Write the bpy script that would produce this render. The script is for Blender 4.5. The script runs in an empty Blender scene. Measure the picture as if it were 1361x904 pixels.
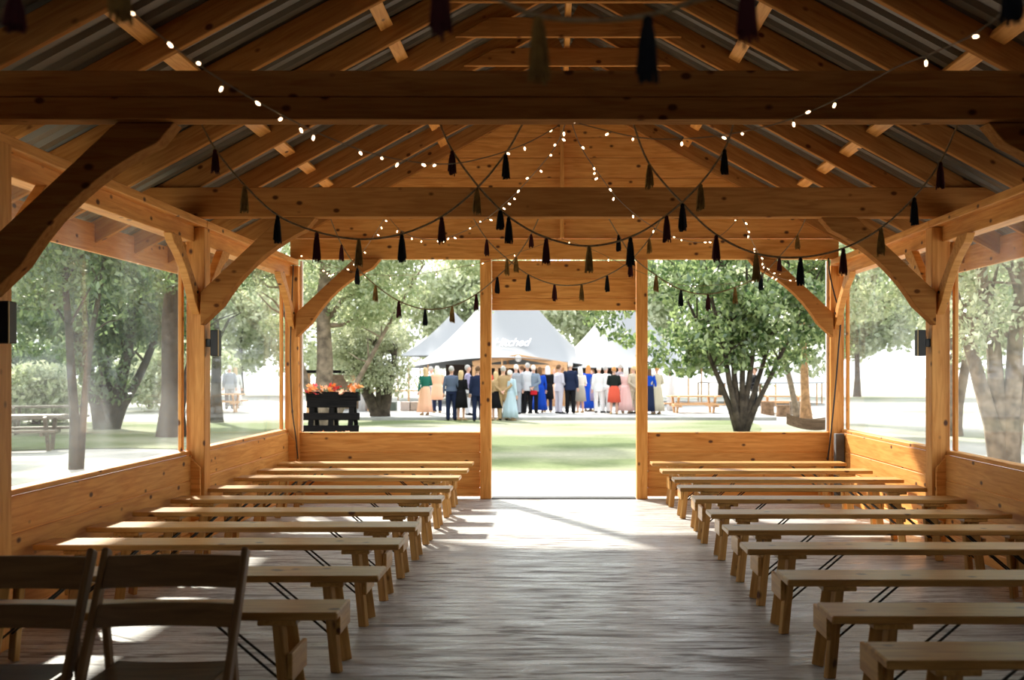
import bpy, bmesh, math, random
import numpy as np
from mathutils import Vector, Matrix, Euler

S = bpy.context.scene
COL = S.collection
R = math.radians
random.seed(7)

# ------------------------------------------------------------------ camera, sky, sun, exposure
FPX, VX, VY, EYE = 1270.0, 737.0, 492.0, 1.55
cam = bpy.data.cameras.new('camera'); camo = bpy.data.objects.new('camera', cam); COL.objects.link(camo)
camo.location = (0, 0, EYE); camo.rotation_euler = (R(90), 0, 0)
cam.sensor_width = 36; cam.lens = FPX/1361*36
cam.shift_x = -(VX-680.5)/1361; cam.shift_y = (VY-452)/1361
cam.dof.use_dof = True; cam.dof.focus_distance = 8.0; cam.dof.aperture_fstop = 2.4
cam.clip_end = 500
S.camera = camo

w = bpy.data.worlds.new('sky'); S.world = w; w.use_nodes = True
bg = w.node_tree.nodes['Background']
bg.inputs[0].default_value = (0.92, 0.96, 1.0, 1); bg.inputs[1].default_value = 2.1
sun = bpy.data.lights.new('sun', 'SUN'); sun.energy = 8.5; sun.angle = R(2.5); sun.color = (1, .93, .82)
suno = bpy.data.objects.new('sun', sun); COL.objects.link(suno); suno.location = (-20, 40, 30)
suno.rotation_euler = Vector((1.0, -1.8, -1.6)).to_track_quat('-Z', 'Y').to_euler()
S.view_settings.view_transform = 'Standard'; S.view_settings.look = 'None'
S.view_settings.gamma = 1; S.view_settings.use_curve_mapping = False
S.view_settings.exposure = 0.45

def px(x, y, Y):                       # measured picture position at a known distance -> place
    return Vector(((x-VX)*Y/FPX, Y, EYE-(y-VY)*Y/FPX))

# ------------------------------------------------------------------ materials
def mat(name):
    m = bpy.data.materials.new(name); m.use_nodes = True
    nt = m.node_tree; return m, nt, nt.nodes['Principled BSDF']
def N(nt, t, **kw):
    n = nt.nodes.new(t)
    for k, v in kw.items(): setattr(n, k, v)
    return n
def L(nt, a, b): nt.links.new(a, b)
def ramp(nt, src, stops):
    r = N(nt, 'ShaderNodeValToRGB'); e = r.color_ramp.elements
    while len(e) < len(stops): e.new(.5)
    for i, (p, c) in enumerate(stops):
        e[i].position = p; e[i].color = (*c, 1) if len(c) == 3 else c
    L(nt, src, r.inputs[0]); return r
def mixc(nt, fac, a, b, mode='MIX'):
    n = N(nt, 'ShaderNodeMix', data_type='RGBA', blend_type=mode)
    if isinstance(fac, (int, float)): n.inputs[0].default_value = fac
    else: L(nt, fac, n.inputs[0])
    for s, v in ((n.inputs[6], a), (n.inputs[7], b)):
        if isinstance(v, tuple): s.default_value = (*v, 1)
        else: L(nt, v, s)
    return n.outputs[2]

def wood(name, dark, light, knots=True, rough=.5, spec=.3, knotcol=(.10, .035, .012)):
    m, nt, b = mat(name)
    tc = N(nt, 'ShaderNodeTexCoord'); oi = N(nt, 'ShaderNodeObjectInfo'); ge = N(nt, 'ShaderNodeNewGeometry')
    ad = N(nt, 'ShaderNodeMath', operation='ADD'); L(nt, oi.outputs['Random'], ad.inputs[0]); L(nt, ge.outputs['Random Per Island'], ad.inputs[1])
    mu = N(nt, 'ShaderNodeMath', operation='MULTIPLY'); L(nt, ad.outputs[0], mu.inputs[0]); mu.inputs[1].default_value = 37.0
    va = N(nt, 'ShaderNodeVectorMath', operation='ADD'); L(nt, tc.outputs['Object'], va.inputs[0]); L(nt, mu.outputs[0], va.inputs[1])
    mp = N(nt, 'ShaderNodeMapping'); mp.inputs['Scale'].default_value = (1.2, 14, 14); L(nt, va.outputs[0], mp.inputs[0])
    n1 = N(nt, 'ShaderNodeTexNoise'); n1.inputs['Scale'].default_value = 2.2; n1.inputs['Detail'].default_value = 5
    n1.inputs['Distortion'].default_value = .8; L(nt, mp.outputs[0], n1.inputs[0])
    c = ramp(nt, n1.outputs[0], [(.3, dark), (.62, light)]).outputs[0]
    n3 = N(nt, 'ShaderNodeTexNoise'); n3.inputs['Scale'].default_value = 1.3; L(nt, va.outputs[0], n3.inputs[0])
    c = mixc(nt, ramp(nt, n3.outputs[0], [(.35, (0,)*3), (.7, (.35,)*3)]).outputs[0], c, dark)
    # per board tone
    hs = N(nt, 'ShaderNodeHueSaturation'); L(nt, c, hs.inputs['Color'])
    mr = N(nt, 'ShaderNodeMapRange'); L(nt, ge.outputs['Random Per Island'], mr.inputs[0]); mr.inputs[3].default_value = .85; mr.inputs[4].default_value = 1.12
    L(nt, mr.outputs[0], hs.inputs['Value']); c = hs.outputs[0]
    if knots:
        mk = N(nt, 'ShaderNodeMapping'); mk.inputs['Scale'].default_value = (5.5, 8, 8); L(nt, va.outputs[0], mk.inputs[0])
        vo = N(nt, 'ShaderNodeTexVoronoi'); vo.inputs['Scale'].default_value = 1.0; L(nt, mk.outputs[0], vo.inputs[0])
        r1 = ramp(nt, vo.outputs['Distance'], [(.10, (1,)*3), (.19, (0,)*3)])
        sp = N(nt, 'ShaderNodeSeparateColor'); L(nt, vo.outputs['Color'], sp.inputs[0])
        lt = N(nt, 'ShaderNodeMath', operation='LESS_THAN'); L(nt, sp.outputs[0], lt.inputs[0]); lt.inputs[1].default_value = .62
        mm = N(nt, 'ShaderNodeMath', operation='MULTIPLY'); L(nt, r1.outputs[0], mm.inputs[0]); L(nt, lt.outputs[0], mm.inputs[1])
        c = mixc(nt, mm.outputs[0], c, knotcol)
    L(nt, c, b.inputs['Base Color']); b.inputs['Roughness'].default_value = rough
    b.inputs['Specular IOR Level'].default_value = spec
    bu = N(nt, 'ShaderNodeBump'); bu.inputs['Strength'].default_value = .15; bu.inputs['Distance'].default_value = .004
    L(nt, n1.outputs[0], bu.inputs['Height']); L(nt, bu.outputs[0], b.inputs['Normal'])
    return m
def plain(name, col, rough=.6, metal=0, spec=.4, var=0, scale=8):
    m, nt, b = mat(name)
    b.inputs['Base Color'].default_value = (*col, 1); b.inputs['Roughness'].default_value = rough
    b.inputs['Metallic'].default_value = metal; b.inputs['Specular IOR Level'].default_value = spec
    if var:
        tc = N(nt, 'ShaderNodeTexCoord'); n = N(nt, 'ShaderNodeTexNoise'); n.inputs['Scale'].default_value = scale
        n.inputs['Detail'].default_value = 4
        L(nt, tc.outputs['Object'], n.inputs[0])
        c = ramp(nt, n.outputs[0], [(.3, tuple(x*(1-var) for x in col)), (.7, tuple(min(1, x*(1+var)) for x in col))])
        L(nt, c.outputs[0], b.inputs['Base Color'])
    return m

NEARW = wood('bounce_dark_boards', (.05, .022, .010), (.08, .038, .018), spec=.1)  # boards of the unseen near bays, colour darkened so less light bounces forward
PINE = wood('honey_pine', (.60, .235, .042), (.82, .40, .105))
FRAME = wood('frame_pine_shade', (.32, .125, .032), (.48, .215, .062), spec=.1, rough=.75)  # same pine with the shade under the roof put into its colour
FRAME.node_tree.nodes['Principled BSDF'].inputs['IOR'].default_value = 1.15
BENCH = wood('bench_wood', (.38, .185, .050), (.60, .335, .10), rough=.34, spec=.28)
CHAIRW = wood('chair_wood', (.14, .072, .026), (.23, .125, .046), knots=False, rough=.45)
OUTWOOD = wood('outdoor_wood', (.45, .25, .12), (.70, .42, .22), knots=False)
DARKWOOD = wood('dark_wood', (.005, .005, .005), (.012, .011, .010), knots=False, spec=.04, rough=.9)
BARK = plain('bark', (.055, .042, .03), .9, var=.6, scale=6)
BARKL = plain('bark_pale', (.20, .155, .11), .9, var=.5, scale=6)
BLACK = plain('black_metal', (.012, .012, .012), .45)
ROD = plain('dark_steel', (.03, .026, .022), .4, .6)
WHITE = plain('white_strip', (.85, .85, .84), .5)
SHEET = plain('roof_sheet', (.13, .105, .07), .38, .0, .7)
CONC = plain('concrete', (.38, .38, .37), .8, var=.15, scale=2)
GREYP = plain('grey_weathered', (.10, .10, .10), .8, var=.3)
ROPE = plain('hemp_rope', (.34, .25, .13), .9, var=.3, scale=60)
TENT = plain('tent_canvas', (.28, .29, .30), .8)
TENTTXT = plain('sign_white', (.97, .97, .97), .6)
TASS = {'black': plain('black_yarn', (.008, .010, .014), .95), 'mustard': plain('mustard_yarn', (.26, .145, .035), .95, var=.3, scale=40),
        'burgundy': plain('burgundy_yarn', (.065, .010, .014), .95)}
SKIN = plain('skin', (.62, .36, .27), .5)

def floor_mat():
    m, nt, b = mat('worn_floorboards')
    tc = N(nt, 'ShaderNodeTexCoord')
    mp = N(nt, 'ShaderNodeMapping'); mp.inputs['Scale'].default_value = (.8, 6.5, 1); L(nt, tc.outputs['Object'], mp.inputs[0])
    n = N(nt, 'ShaderNodeTexNoise'); n.inputs['Scale'].default_value = 2.4; n.inputs['Detail'].default_value = 9; n.inputs['Roughness'].default_value = .68
    n.inputs['Distortion'].default_value = .5
    L(nt, mp.outputs[0], n.inputs[0])
    c = ramp(nt, n.outputs[0], [(.35, (.06, .036, .026)), (.43, (.20, .15, .12)), (.49, (.50, .50, .475)), (.66, (.74, .75, .73))]).outputs[0]
    n2 = N(nt, 'ShaderNodeTexNoise'); n2.inputs['Scale'].default_value = .9; n2.inputs['Detail'].default_value = 3; L(nt, tc.outputs['Object'], n2.inputs[0])
    c = mixc(nt, ramp(nt, n2.outputs[0], [(.42, (0,)*3), (.66, (.75,)*3)]).outputs[0], c, (.60, .62, .60))
    br = N(nt, 'ShaderNodeTexBrick'); br.offset = .37
    br.inputs['Color1'].default_value = (1, 1, 1, 1); br.inputs['Color2'].default_value = (.86, .86, .86, 1); br.inputs['Mortar'].default_value = (.5, .46, .43, 1)
    br.inputs['Scale'].default_value = 1; br.inputs['Mortar Size'].default_value = .006; br.inputs['Brick Width'].default_value = 90; br.inputs['Row Height'].default_value = .14
    ms = N(nt, 'ShaderNodeMapping'); ms.inputs['Location'].default_value = (20, 0, 0); L(nt, tc.outputs['Object'], ms.inputs[0]); L(nt, ms.outputs[0], br.inputs[0])
    c = mixc(nt, 1.0, c, br.outputs['Color'], 'MULTIPLY')
    L(nt, c, b.inputs['Base Color'])
    rr = ramp(nt, n.outputs[0], [(.35, (.55,)*3), (.6, (.24,)*3)]); L(nt, rr.outputs[0], b.inputs['Roughness'])
    b.inputs['Specular IOR Level'].default_value = .6
    bu = N(nt, 'ShaderNodeBump'); bu.inputs['Strength'].default_value = .3; bu.inputs['Distance'].default_value = .006
    L(nt, n.outputs[0], bu.inputs['Height']); L(nt, bu.outputs[0], b.inputs['Normal'])
    return m
FLOOR = floor_mat()

def ground_mat(name, a, bcol, sc, stops=(.4, .6)):
    m, nt, b = mat(name)
    tc = N(nt, 'ShaderNodeTexCoord'); n = N(nt, 'ShaderNodeTexNoise'); n.inputs['Scale'].default_value = sc; n.inputs['Detail'].default_value = 6
    mp = N(nt, 'ShaderNodeMapping'); mp.inputs['Scale'].default_value = (.6, 1, 1); L(nt, tc.outputs['Object'], mp.inputs[0]); L(nt, mp.outputs[0], n.inputs[0])
    c = ramp(nt, n.outputs[0], [(stops[0], a), (stops[1], bcol)]).outputs[0]
    n2 = N(nt, 'ShaderNodeTexNoise'); n2.inputs['Scale'].default_value = 9; n2.inputs['Detail'].default_value = 5; L(nt, tc.outputs['Object'], n2.inputs[0])
    c = mixc(nt, .5, c, ramp(nt, n2.outputs[0], [(.3, (.55,)*3), (.7, (1,)*3)]).outputs[0], 'MULTIPLY')
    L(nt, c, b.inputs['Base Color']); b.inputs['Roughness'].default_value = .9; b.inputs['Specular IOR Level'].default_value = .1
    return m
LAWN = ground_mat('lawn_grass', (.15, .19, .085), (.36, .36, .26), .25, (.42, .62))
GRAVEL = ground_mat('pale_gravel', (.48, .47, .44), (.27, .30, .18), .12, (.5, .72))

def leaf_mat(name, a, bcol, trans=.5, sc=3):
    m = bpy.data.materials.new(name); m.use_nodes = True; nt = m.node_tree; nt.nodes.clear()
    out = N(nt, 'ShaderNodeOutputMaterial'); d = N(nt, 'ShaderNodeBsdfDiffuse'); t = N(nt, 'ShaderNodeBsdfTranslucent'); g = N(nt, 'ShaderNodeBsdfGlossy')
    ge = N(nt, 'ShaderNodeNewGeometry'); c = ramp(nt, ge.outputs['Random Per Island'], [(.1, a), (.9, bcol)]).outputs[0]
    L(nt, c, d.inputs[0]); L(nt, c, t.inputs[0]); g.inputs['Roughness'].default_value = .35
    mx = N(nt, 'ShaderNodeMixShader'); mx.inputs[0].default_value = trans; L(nt, d.outputs[0], mx.inputs[1]); L(nt, t.outputs[0], mx.inputs[2])
    m2 = N(nt, 'ShaderNodeMixShader'); m2.inputs[0].default_value = .08; L(nt, mx.outputs[0], m2.inputs[1]); L(nt, g.outputs[0], m2.inputs[2])
    L(nt, m2.outputs[0], out.inputs[0]); return m
LEAF = {'laurel': leaf_mat('laurel_leaves', (.05, .11, .028), (.36, .45, .19)),
        'olive': leaf_mat('olive_leaves', (.28, .32, .18), (.55, .57, .38)),
        'birch': leaf_mat('pale_leaves', (.26, .34, .16), (.58, .62, .38), .6),
        'dark': leaf_mat('dark_leaves', (.06, .12, .04), (.20, .28, .10)),
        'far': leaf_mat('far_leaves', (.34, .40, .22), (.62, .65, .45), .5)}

def plastic():
    m = bpy.data.materials.new('clear_plastic_sheet'); m.use_nodes = True; nt = m.node_tree; nt.nodes.clear()
    out = N(nt, 'ShaderNodeOutputMaterial'); tr = N(nt, 'ShaderNodeBsdfTransparent'); g = N(nt, 'ShaderNodeBsdfGlossy'); d = N(nt, 'ShaderNodeBsdfTranslucent')
    tr.inputs[0].default_value = (.95, .96, .95, 1); g.inputs['Roughness'].default_value = .03; d.inputs[0].default_value = (.9, .9, .9, 1)
    tc = N(nt, 'ShaderNodeTexCoord'); n = N(nt, 'ShaderNodeTexNoise'); n.inputs['Scale'].default_value = .7; n.inputs['Detail'].default_value = 2
    mp = N(nt, 'ShaderNodeMapping'); mp.inputs['Scale'].default_value = (1, 2.2, .8); L(nt, tc.outputs['Object'], mp.inputs[0]); L(nt, mp.outputs[0], n.inputs[0])
    r = ramp(nt, n.outputs[0], [(.45, (.015,)*3), (.75, (.07,)*3)])
    m1 = N(nt, 'ShaderNodeMixShader'); L(nt, r.outputs[0], m1.inputs[0]); L(nt, tr.outputs[0], m1.inputs[1]); L(nt, d.outputs[0], m1.inputs[2])
    lw = N(nt, 'ShaderNodeLayerWeight'); lw.inputs[0].default_value = .5
    pw = N(nt, 'ShaderNodeMath', operation='POWER'); L(nt, lw.outputs['Facing'], pw.inputs[0]); pw.inputs[1].default_value = 4.0
    fr = N(nt, 'ShaderNodeMath', operation='MULTIPLY_ADD'); L(nt, pw.outputs[0], fr.inputs[0]); fr.inputs[1].default_value = .22; fr.inputs[2].default_value = .015
    bu = N(nt, 'ShaderNodeBump'); bu.inputs['Strength'].default_value = .05; bu.inputs['Distance'].default_value = .03; L(nt, n.outputs[0], bu.inputs['Height']); L(nt, bu.outputs[0], g.inputs['Normal'])
    m2 = N(nt, 'ShaderNodeMixShader'); L(nt, fr.outputs[0], m2.inputs[0]); L(nt, m1.outputs[0], m2.inputs[1]); L(nt, g.outputs[0], m2.inputs[2])
    L(nt, m2.outputs[0], out.inputs[0]); return m
PLASTIC = plastic()
def emit(name, col, s):
    m, nt, b = mat(name); b.inputs['Emission Color'].default_value = (*col, 1); b.inputs['Emission Strength'].default_value = s
    b.inputs['Base Color'].default_value = (*col, 1); return m
BULB = emit('warm_bulb', (1, .70, .42), 6.0)
WIRE = plain('brown_wire', (.22, .15, .08), .7)

# ------------------------------------------------------------------ object helpers
def basis(o):
    m = o.matrix_basis.copy()
    while o.parent: o = o.parent; m = o.matrix_basis @ m
    return m
def place(o, M, parent=None):
    if parent is not None:
        o.parent = parent; M = basis(parent).inverted() @ M
    o.matrix_basis = M
def link(name, me, m, M=None, parent=None):
    if isinstance(me, bmesh.types.BMesh):
        bm = me; me = bpy.data.meshes.new(name); bm.to_mesh(me); bm.free()
    if m is not None and not me.materials: me.materials.append(m)
    o = bpy.data.objects.new(name, me); COL.objects.link(o)
    place(o, M or Matrix.Identity(4), parent); return o
def tag(o, label=None, cat=None, group=None, kind=None):
    if label: o['label'] = label
    if cat: o['category'] = cat
    if group: o['group'] = group
    if kind: o['kind'] = kind
    return o
def thing(name, loc, label=None, cat=None, group=None, rz=0, kind=None):
    o = bpy.data.objects.new(name, None); COL.objects.link(o); o.location = loc; o.rotation_euler = (0, 0, rz)
    o.empty_display_size = .1
    return tag(o, label, cat, group, kind)
def copy_tree(o, parent=None):
    c = o.copy(); COL.objects.link(c)
    if parent is not None: c.parent = parent
    for ch in list(o.children): copy_tree(ch, c)
    return c
def box_bm(sx, sy, sz, bev=.004, bm=None, at=(0, 0, 0)):
    b = bmesh.new()
    bmesh.ops.create_cube(b, size=1); bmesh.ops.scale(b, vec=(sx, sy, sz), verts=b.verts)
    if bev: bmesh.ops.bevel(b, geom=b.edges[:], offset=min(bev, min(sx, sy, sz)*.3), segments=1, affect='EDGES')
    bmesh.ops.translate(b, vec=at, verts=b.verts)
    if bm is None: return b
    me = bpy.data.meshes.new('t'); b.to_mesh(me); b.free(); bm.from_mesh(me); bpy.data.meshes.remove(me); return bm
def frame_from(p0, p1, up=Vector((0, 0, 1))):
    p0, p1 = Vector(p0), Vector(p1); x = (p1-p0).normalized(); y = up.cross(x)
    if y.length < 1e-4: y = Vector((0, 1, 0)).cross(x) if abs(x.y) < .9 else Vector((1, 0, 0))
    y.normalize(); z = x.cross(y)
    M = Matrix((x, y, z)).transposed().to_4x4(); M.translation = (p0+p1)/2; return M
def beam(name, p0, p1, wy, hz, m, parent=None, bev=.005, up=Vector((0, 0, 1))):
    """rectangular timber; grain runs along its local x"""
    return link(name, box_bm((Vector(p1)-Vector(p0)).length, wy, hz, bev), m, frame_from(p0, p1, up), parent)
def tube_into(bm, pts, rad, seg=8, cap=True, a0=None):
    pts = [Vector(p) for p in pts]; n = len(pts); rings = []
    rad = rad if isinstance(rad, (list, tuple)) else [rad]*n
    prev = Vector(a0) if a0 else None
    for i, p in enumerate(pts):
        t = (pts[min(i+1, n-1)]-pts[max(i-1, 0)]); t = t.normalized() if t.length > 1e-9 else Vector((0, 0, 1))
        if prev is None: a = t.orthogonal().normalized()
        else: a = (prev - t*prev.dot(t)); a = a.normalized() if a.length > 1e-6 else t.orthogonal().normalized()
        prev = a; b = t.cross(a); r = rad[i]; ra, rb = r if isinstance(r, tuple) else (r, r)
        rings.append([bm.verts.new(p+a*ra*math.cos(2*math.pi*k/seg)+b*rb*math.sin(2*math.pi*k/seg)) for k in range(seg)])
    for i in range(n-1):
        for k in range(seg):
            bm.faces.new((rings[i][k], rings[i][(k+1) % seg], rings[i+1][(k+1) % seg], rings[i+1][k]))
    if cap:
        bm.faces.new(rings[0][::-1]); bm.faces.new(rings[-1])
    return bm
def smooth(o):
    for p in o.data.polygons: p.use_smooth = True
    return o
def prism(pts2, y0, y1, axis='Y', bev=.004):
    """extrude an outline given in (x,z) along Y, or in (y,z) along X"""
    bm = bmesh.new()
    mk = (lambda a, b, t: (a, t, b)) if axis == 'Y' else (lambda a, b, t: (t, a, b))
    A = [bm.verts.new(mk(a, b, y0)) for a, b in pts2]; B = [bm.verts.new(mk(a, b, y1)) for a, b in pts2]
    n = len(A); bm.faces.new(A); bm.faces.new(B[::-1])
    for i in range(n): bm.faces.new((A[i], B[i], B[(i+1) % n], A[(i+1) % n]))
    bmesh.ops.recalc_face_normals(bm, faces=bm.faces)
    if bev: bmesh.ops.bevel(bm, geom=bm.edges[:], offset=bev, segments=1, affect='EDGES')
    return bm
def spline(pts, sub=8):
    P = [Vector(p) for p in pts]; out = []
    for i in range(len(P)-1):
        p0 = P[max(i-1, 0)]; p1 = P[i]; p2 = P[i+1]; p3 = P[min(i+2, len(P)-1)]
        for s in range(sub):
            t = s/sub
            out.append(.5*((2*p1)+(-p0+p2)*t+(2*p0-5*p1+4*p2-p3)*t*t+(-p0+3*p1-3*p2+p3)*t**3))
    out.append(P[-1]); return out

# ------------------------------------------------------------------ the building
XC = .12                                # middle line of the building
XL, XR = -3.08, 3.32                    # inner faces of the posts
ZT0, ZT1 = 2.877, 3.133                 # tie beams
ZB, PITCH = 4.88, .54                   # underside of the rafters at the ridge, slope
WL, WR = -3.18, 3.42                    # side wall faces
YB, YF = -7.0, 11.53                    # unseen back end, set deep to cut bounced light, and far end

fl = link('floor', box_bm(6.9, YF-YB+.25, .1, 0), FLOOR, Matrix.Translation((XC, (YF+YB)/2+.1, -.05))); tag(fl, kind='structure')
g = link('ground', box_bm(260, 260, .2, 0), GRAVEL, Matrix.Translation((0, 60, -.23))); tag(g, kind='structure')

# lawn: an irregular low turf sheet in front of the pavilion
bm = bmesh.new(); rng = random.Random(3)
outline = [(-3.0, 15.2), (3.2, 15.4), (5.2, 19), (5.0, 24), (6.2, 29), (5, 33.2), (0, 33.9), (-7, 33.6), (-13, 31), (-30, 30), (-34, 22), (-20, 17), (-9, 20.5), (-6, 17)]
o2 = spline([(a, b, 0) for a, b in outline+outline[:1]], 6)[:-1]
cv = bm.verts.new((-4, 25, -.115)); vs = [bm.verts.new((p.x+rng.uniform(-.15, .15), p.y+rng.uniform(-.15, .15), -.118)) for p in o2]
for i in range(len(vs)): bm.faces.new((cv, vs[i], vs[(i+1) % len(vs)]))
bmesh.ops.recalc_face_normals(bm, faces=bm.faces)
lw = link('lawn', bm, LAWN); tag(lw, kind='structure')
pad = link('concrete_path', box_bm(7.4, 3.3, .08, .01), CONC, Matrix.Translation((XC, 13.45, -.09))); tag(pad, kind='structure')

# --- ceiling: roof sheet, rafters, noggins, collars, ridge
ceil = thing('ceiling', (XC, 4, 5), kind='structure')
sl = math.sqrt(1+PITCH**2); RD = .178*sl      # vertical rafter depth
EAVE = 4.12                                   # half run of the roof
def roofz(X): return ZB-PITCH*abs(X-XC)       # rafter underside
for s in (-1, 1):
    bm = bmesh.new(); y = YB-.3; prof = []
    while y < YF+.45:
        prof += [(y, 0), (y+.07, 0), (y+.09, .035), (y+.14, .035), (y+.16, 0)]; y += .16
    a = [bm.verts.new((XC, yy, ZB+RD+zz)) for yy, zz in prof]; b = [bm.verts.new((XC+s*(EAVE+.08), yy, ZB+RD-PITCH*(EAVE+.08)+zz)) for yy, zz in prof]
    for i in range(len(prof)-1):
        if (a[i].co-a[i+1].co).length > 1e-5: bm.faces.new((a[i], a[i+1], b[i+1], b[i]))
    o = link('roof_sheet', bm, SHEET, None, ceil)
    so = o.modifiers.new('thickness', 'SOLIDIFY'); so.thickness = .004; so.offset = 1
raf_y = [YF-.035-.7875*k for k in range(23)]
for y in raf_y:
    for s in (-1, 1):
        n = Vector((s*PITCH, 0, 1)).normalized()
        p0 = Vector((XC+s*.026, y, ZB)); p1 = Vector((XC+s*EAVE, y, ZB-PITCH*EAVE))
        off = n*.089
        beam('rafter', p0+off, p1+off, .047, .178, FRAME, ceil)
for i in range(len(raf_y)-1):
    y0, y1 = raf_y[i+1], raf_y[i]
    for s in (-1, 1):
        n = Vector((s*PITCH, 0, 1)).normalized()
        for r in (1.38, 2.575):
            c = Vector((XC+s*r, 0, ZB-PITCH*r))+n*.150
            p0 = Vector((c.x, y0+.025, c.z)); p1 = Vector((c.x, y1-.025, c.z))
            beam('noggin', p0, p1, .11, .05, PINE, ceil, up=n)
    if i >= 1:
        yy = raf_y[i]; zc = 4.44; hw = (ZB-zc)/PITCH+.17
        bmx = prism([(-hw, 0), (hw, 0), (hw-.31, .17), (-hw+.31, .17)], -.02, .02)
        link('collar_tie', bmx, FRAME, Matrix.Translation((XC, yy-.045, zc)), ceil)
beam('ridge_board', (XC, YB, 4.77), (XC, YF-.1, 4.77), .05, .30, PINE, ceil)
for s in (-1, 1):                                    # eaves fascia on each side
    xx = XC+s*(EAVE+.02)
    beam('fascia_board', (xx, YB, 2.70), (xx, YF+.3, 2.70), .03, .25, PINE, ceil)

# --- tie beams
def tie(yf, label, two):
    t = thing('tie_beam', (XC, yf+.06, ZT0), label, 'beam', 'tie beams across the pavilion')
    if two:
        h = (ZT1-ZT0)
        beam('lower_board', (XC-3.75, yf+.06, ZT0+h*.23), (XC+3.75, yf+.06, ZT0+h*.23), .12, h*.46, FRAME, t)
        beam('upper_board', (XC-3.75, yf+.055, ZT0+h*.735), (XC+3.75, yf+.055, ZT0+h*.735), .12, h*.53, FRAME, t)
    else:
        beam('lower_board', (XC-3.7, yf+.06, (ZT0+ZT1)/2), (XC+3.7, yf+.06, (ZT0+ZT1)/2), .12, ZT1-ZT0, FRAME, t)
tie(5.05, 'long dark double timber tie beam crossing the whole picture above the benches, nearest one in view', True)
tie(8.27, 'timber tie beam across the middle of the pavilion with swags of tassels under it', False)
tie(1.90, 'timber tie beam overhead behind the top edge of the view carrying the nearest tassel garland', True)

# --- posts with their braces
def brace_outline(run=1.0, rise=.935, wtop=.31, wbot=.29, nose=.18, flip=1):
    """knee brace in (u, z): u from the post face inward, z down from the beam"""
    pts = [(0, -rise+wbot), (0, -rise), (nose, -rise+nose*.95)]
    a = Vector((nose, -rise+nose*.95)); b = Vector((run-.09, -.107)); ch = b-a; nrm = Vector((-ch.y, ch.x)).normalized()
    for k in range(1, 10):
        t = k/10; p = a+ch*t+nrm*(.30*t*(1-t)); pts.append((p.x, p.y))
    pts += [(b.x, b.y), (run, 0), (run-wtop, 0)]
    return [(flip*u, z) for u, z in pts]
def post(side, y0, label, braces=True, sidebr=(True, True), y1=None, dx=0):
    s = -1 if side == 'L' else 1; xf = (XL if s < 0 else XR)+dx; y1 = y1 or y0+.16; yc = (y0+y1)/2
    t = thing('timber_post', (xf+s*.0725, yc, 0), label, 'post', 'posts along the side walls')
    beam('shaft', (xf+s*.0725, yc, 0.001), (xf+s*.0725, yc, 2.805), y1-y0, .145, PINE, t, up=Vector((0, 1, 0)))
    if braces:
        link('knee_brace', prism(brace_outline(flip=-s), y0-.07, y0+.05), FRAME, Matrix.Translation((xf, 0, ZT0-.002)), t)
    for d, on in ((-1, sidebr[0]), (1, sidebr[1])):
        if not on: continue
        yy = y0 if d < 0 else y1
        bmx = prism([(yy+d*a*.62, 2.67+b*.68) for a, b in brace_outline(flip=1)], xf+s*.03, xf+s*.10, 'X')
        link('side_brace', bmx, PINE, None, t)
        c = bmesh.new(); bmesh.ops.create_cone(c, segments=10, radius1=.014, radius2=.012, depth=.012, cap_ends=True)
        link('bolt', c, ROD, Matrix.Translation((xf+s*.026, yy+d*.06, 2.23)) @ Matrix.Rotation(R(90), 4, 'Y'), t)
    # boot board with sloped top, on the face towards the camera
    link('base_board', prism([(xf+s*.018, .001), (xf+s*.13, .001), (xf+s*.13, .78), (xf+s*.10, .78), (xf+s*.018, .70)], y0-.03, y0-.001), PINE, None, t)
    return t
post('L', 5.18, 'left timber post at the picture edge with a wide knee brace, nearest pair', dx=.045)
post('R', 5.18, 'right timber post standing just outside the picture edge, nearest pair')
post('L', 8.38, 'left timber post between the two side windows, carrying a black wall lamp')
post('R', 8.38, 'right timber post between the side windows, carrying a black wall lamp')
post('L', 1.98, 'left timber post level with the camera, beside the back bay')
post('R', 1.98, 'right timber post level with the camera, beside the back bay')
post('L', YF-.08, 'far left corner post of the pavilion with black cable', sidebr=(True, False), y1=YF+.08)
post('R', YF-.08, 'far right corner post of the pavilion with dangling black cable', sidebr=(True, False), y1=YF+.08)

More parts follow.
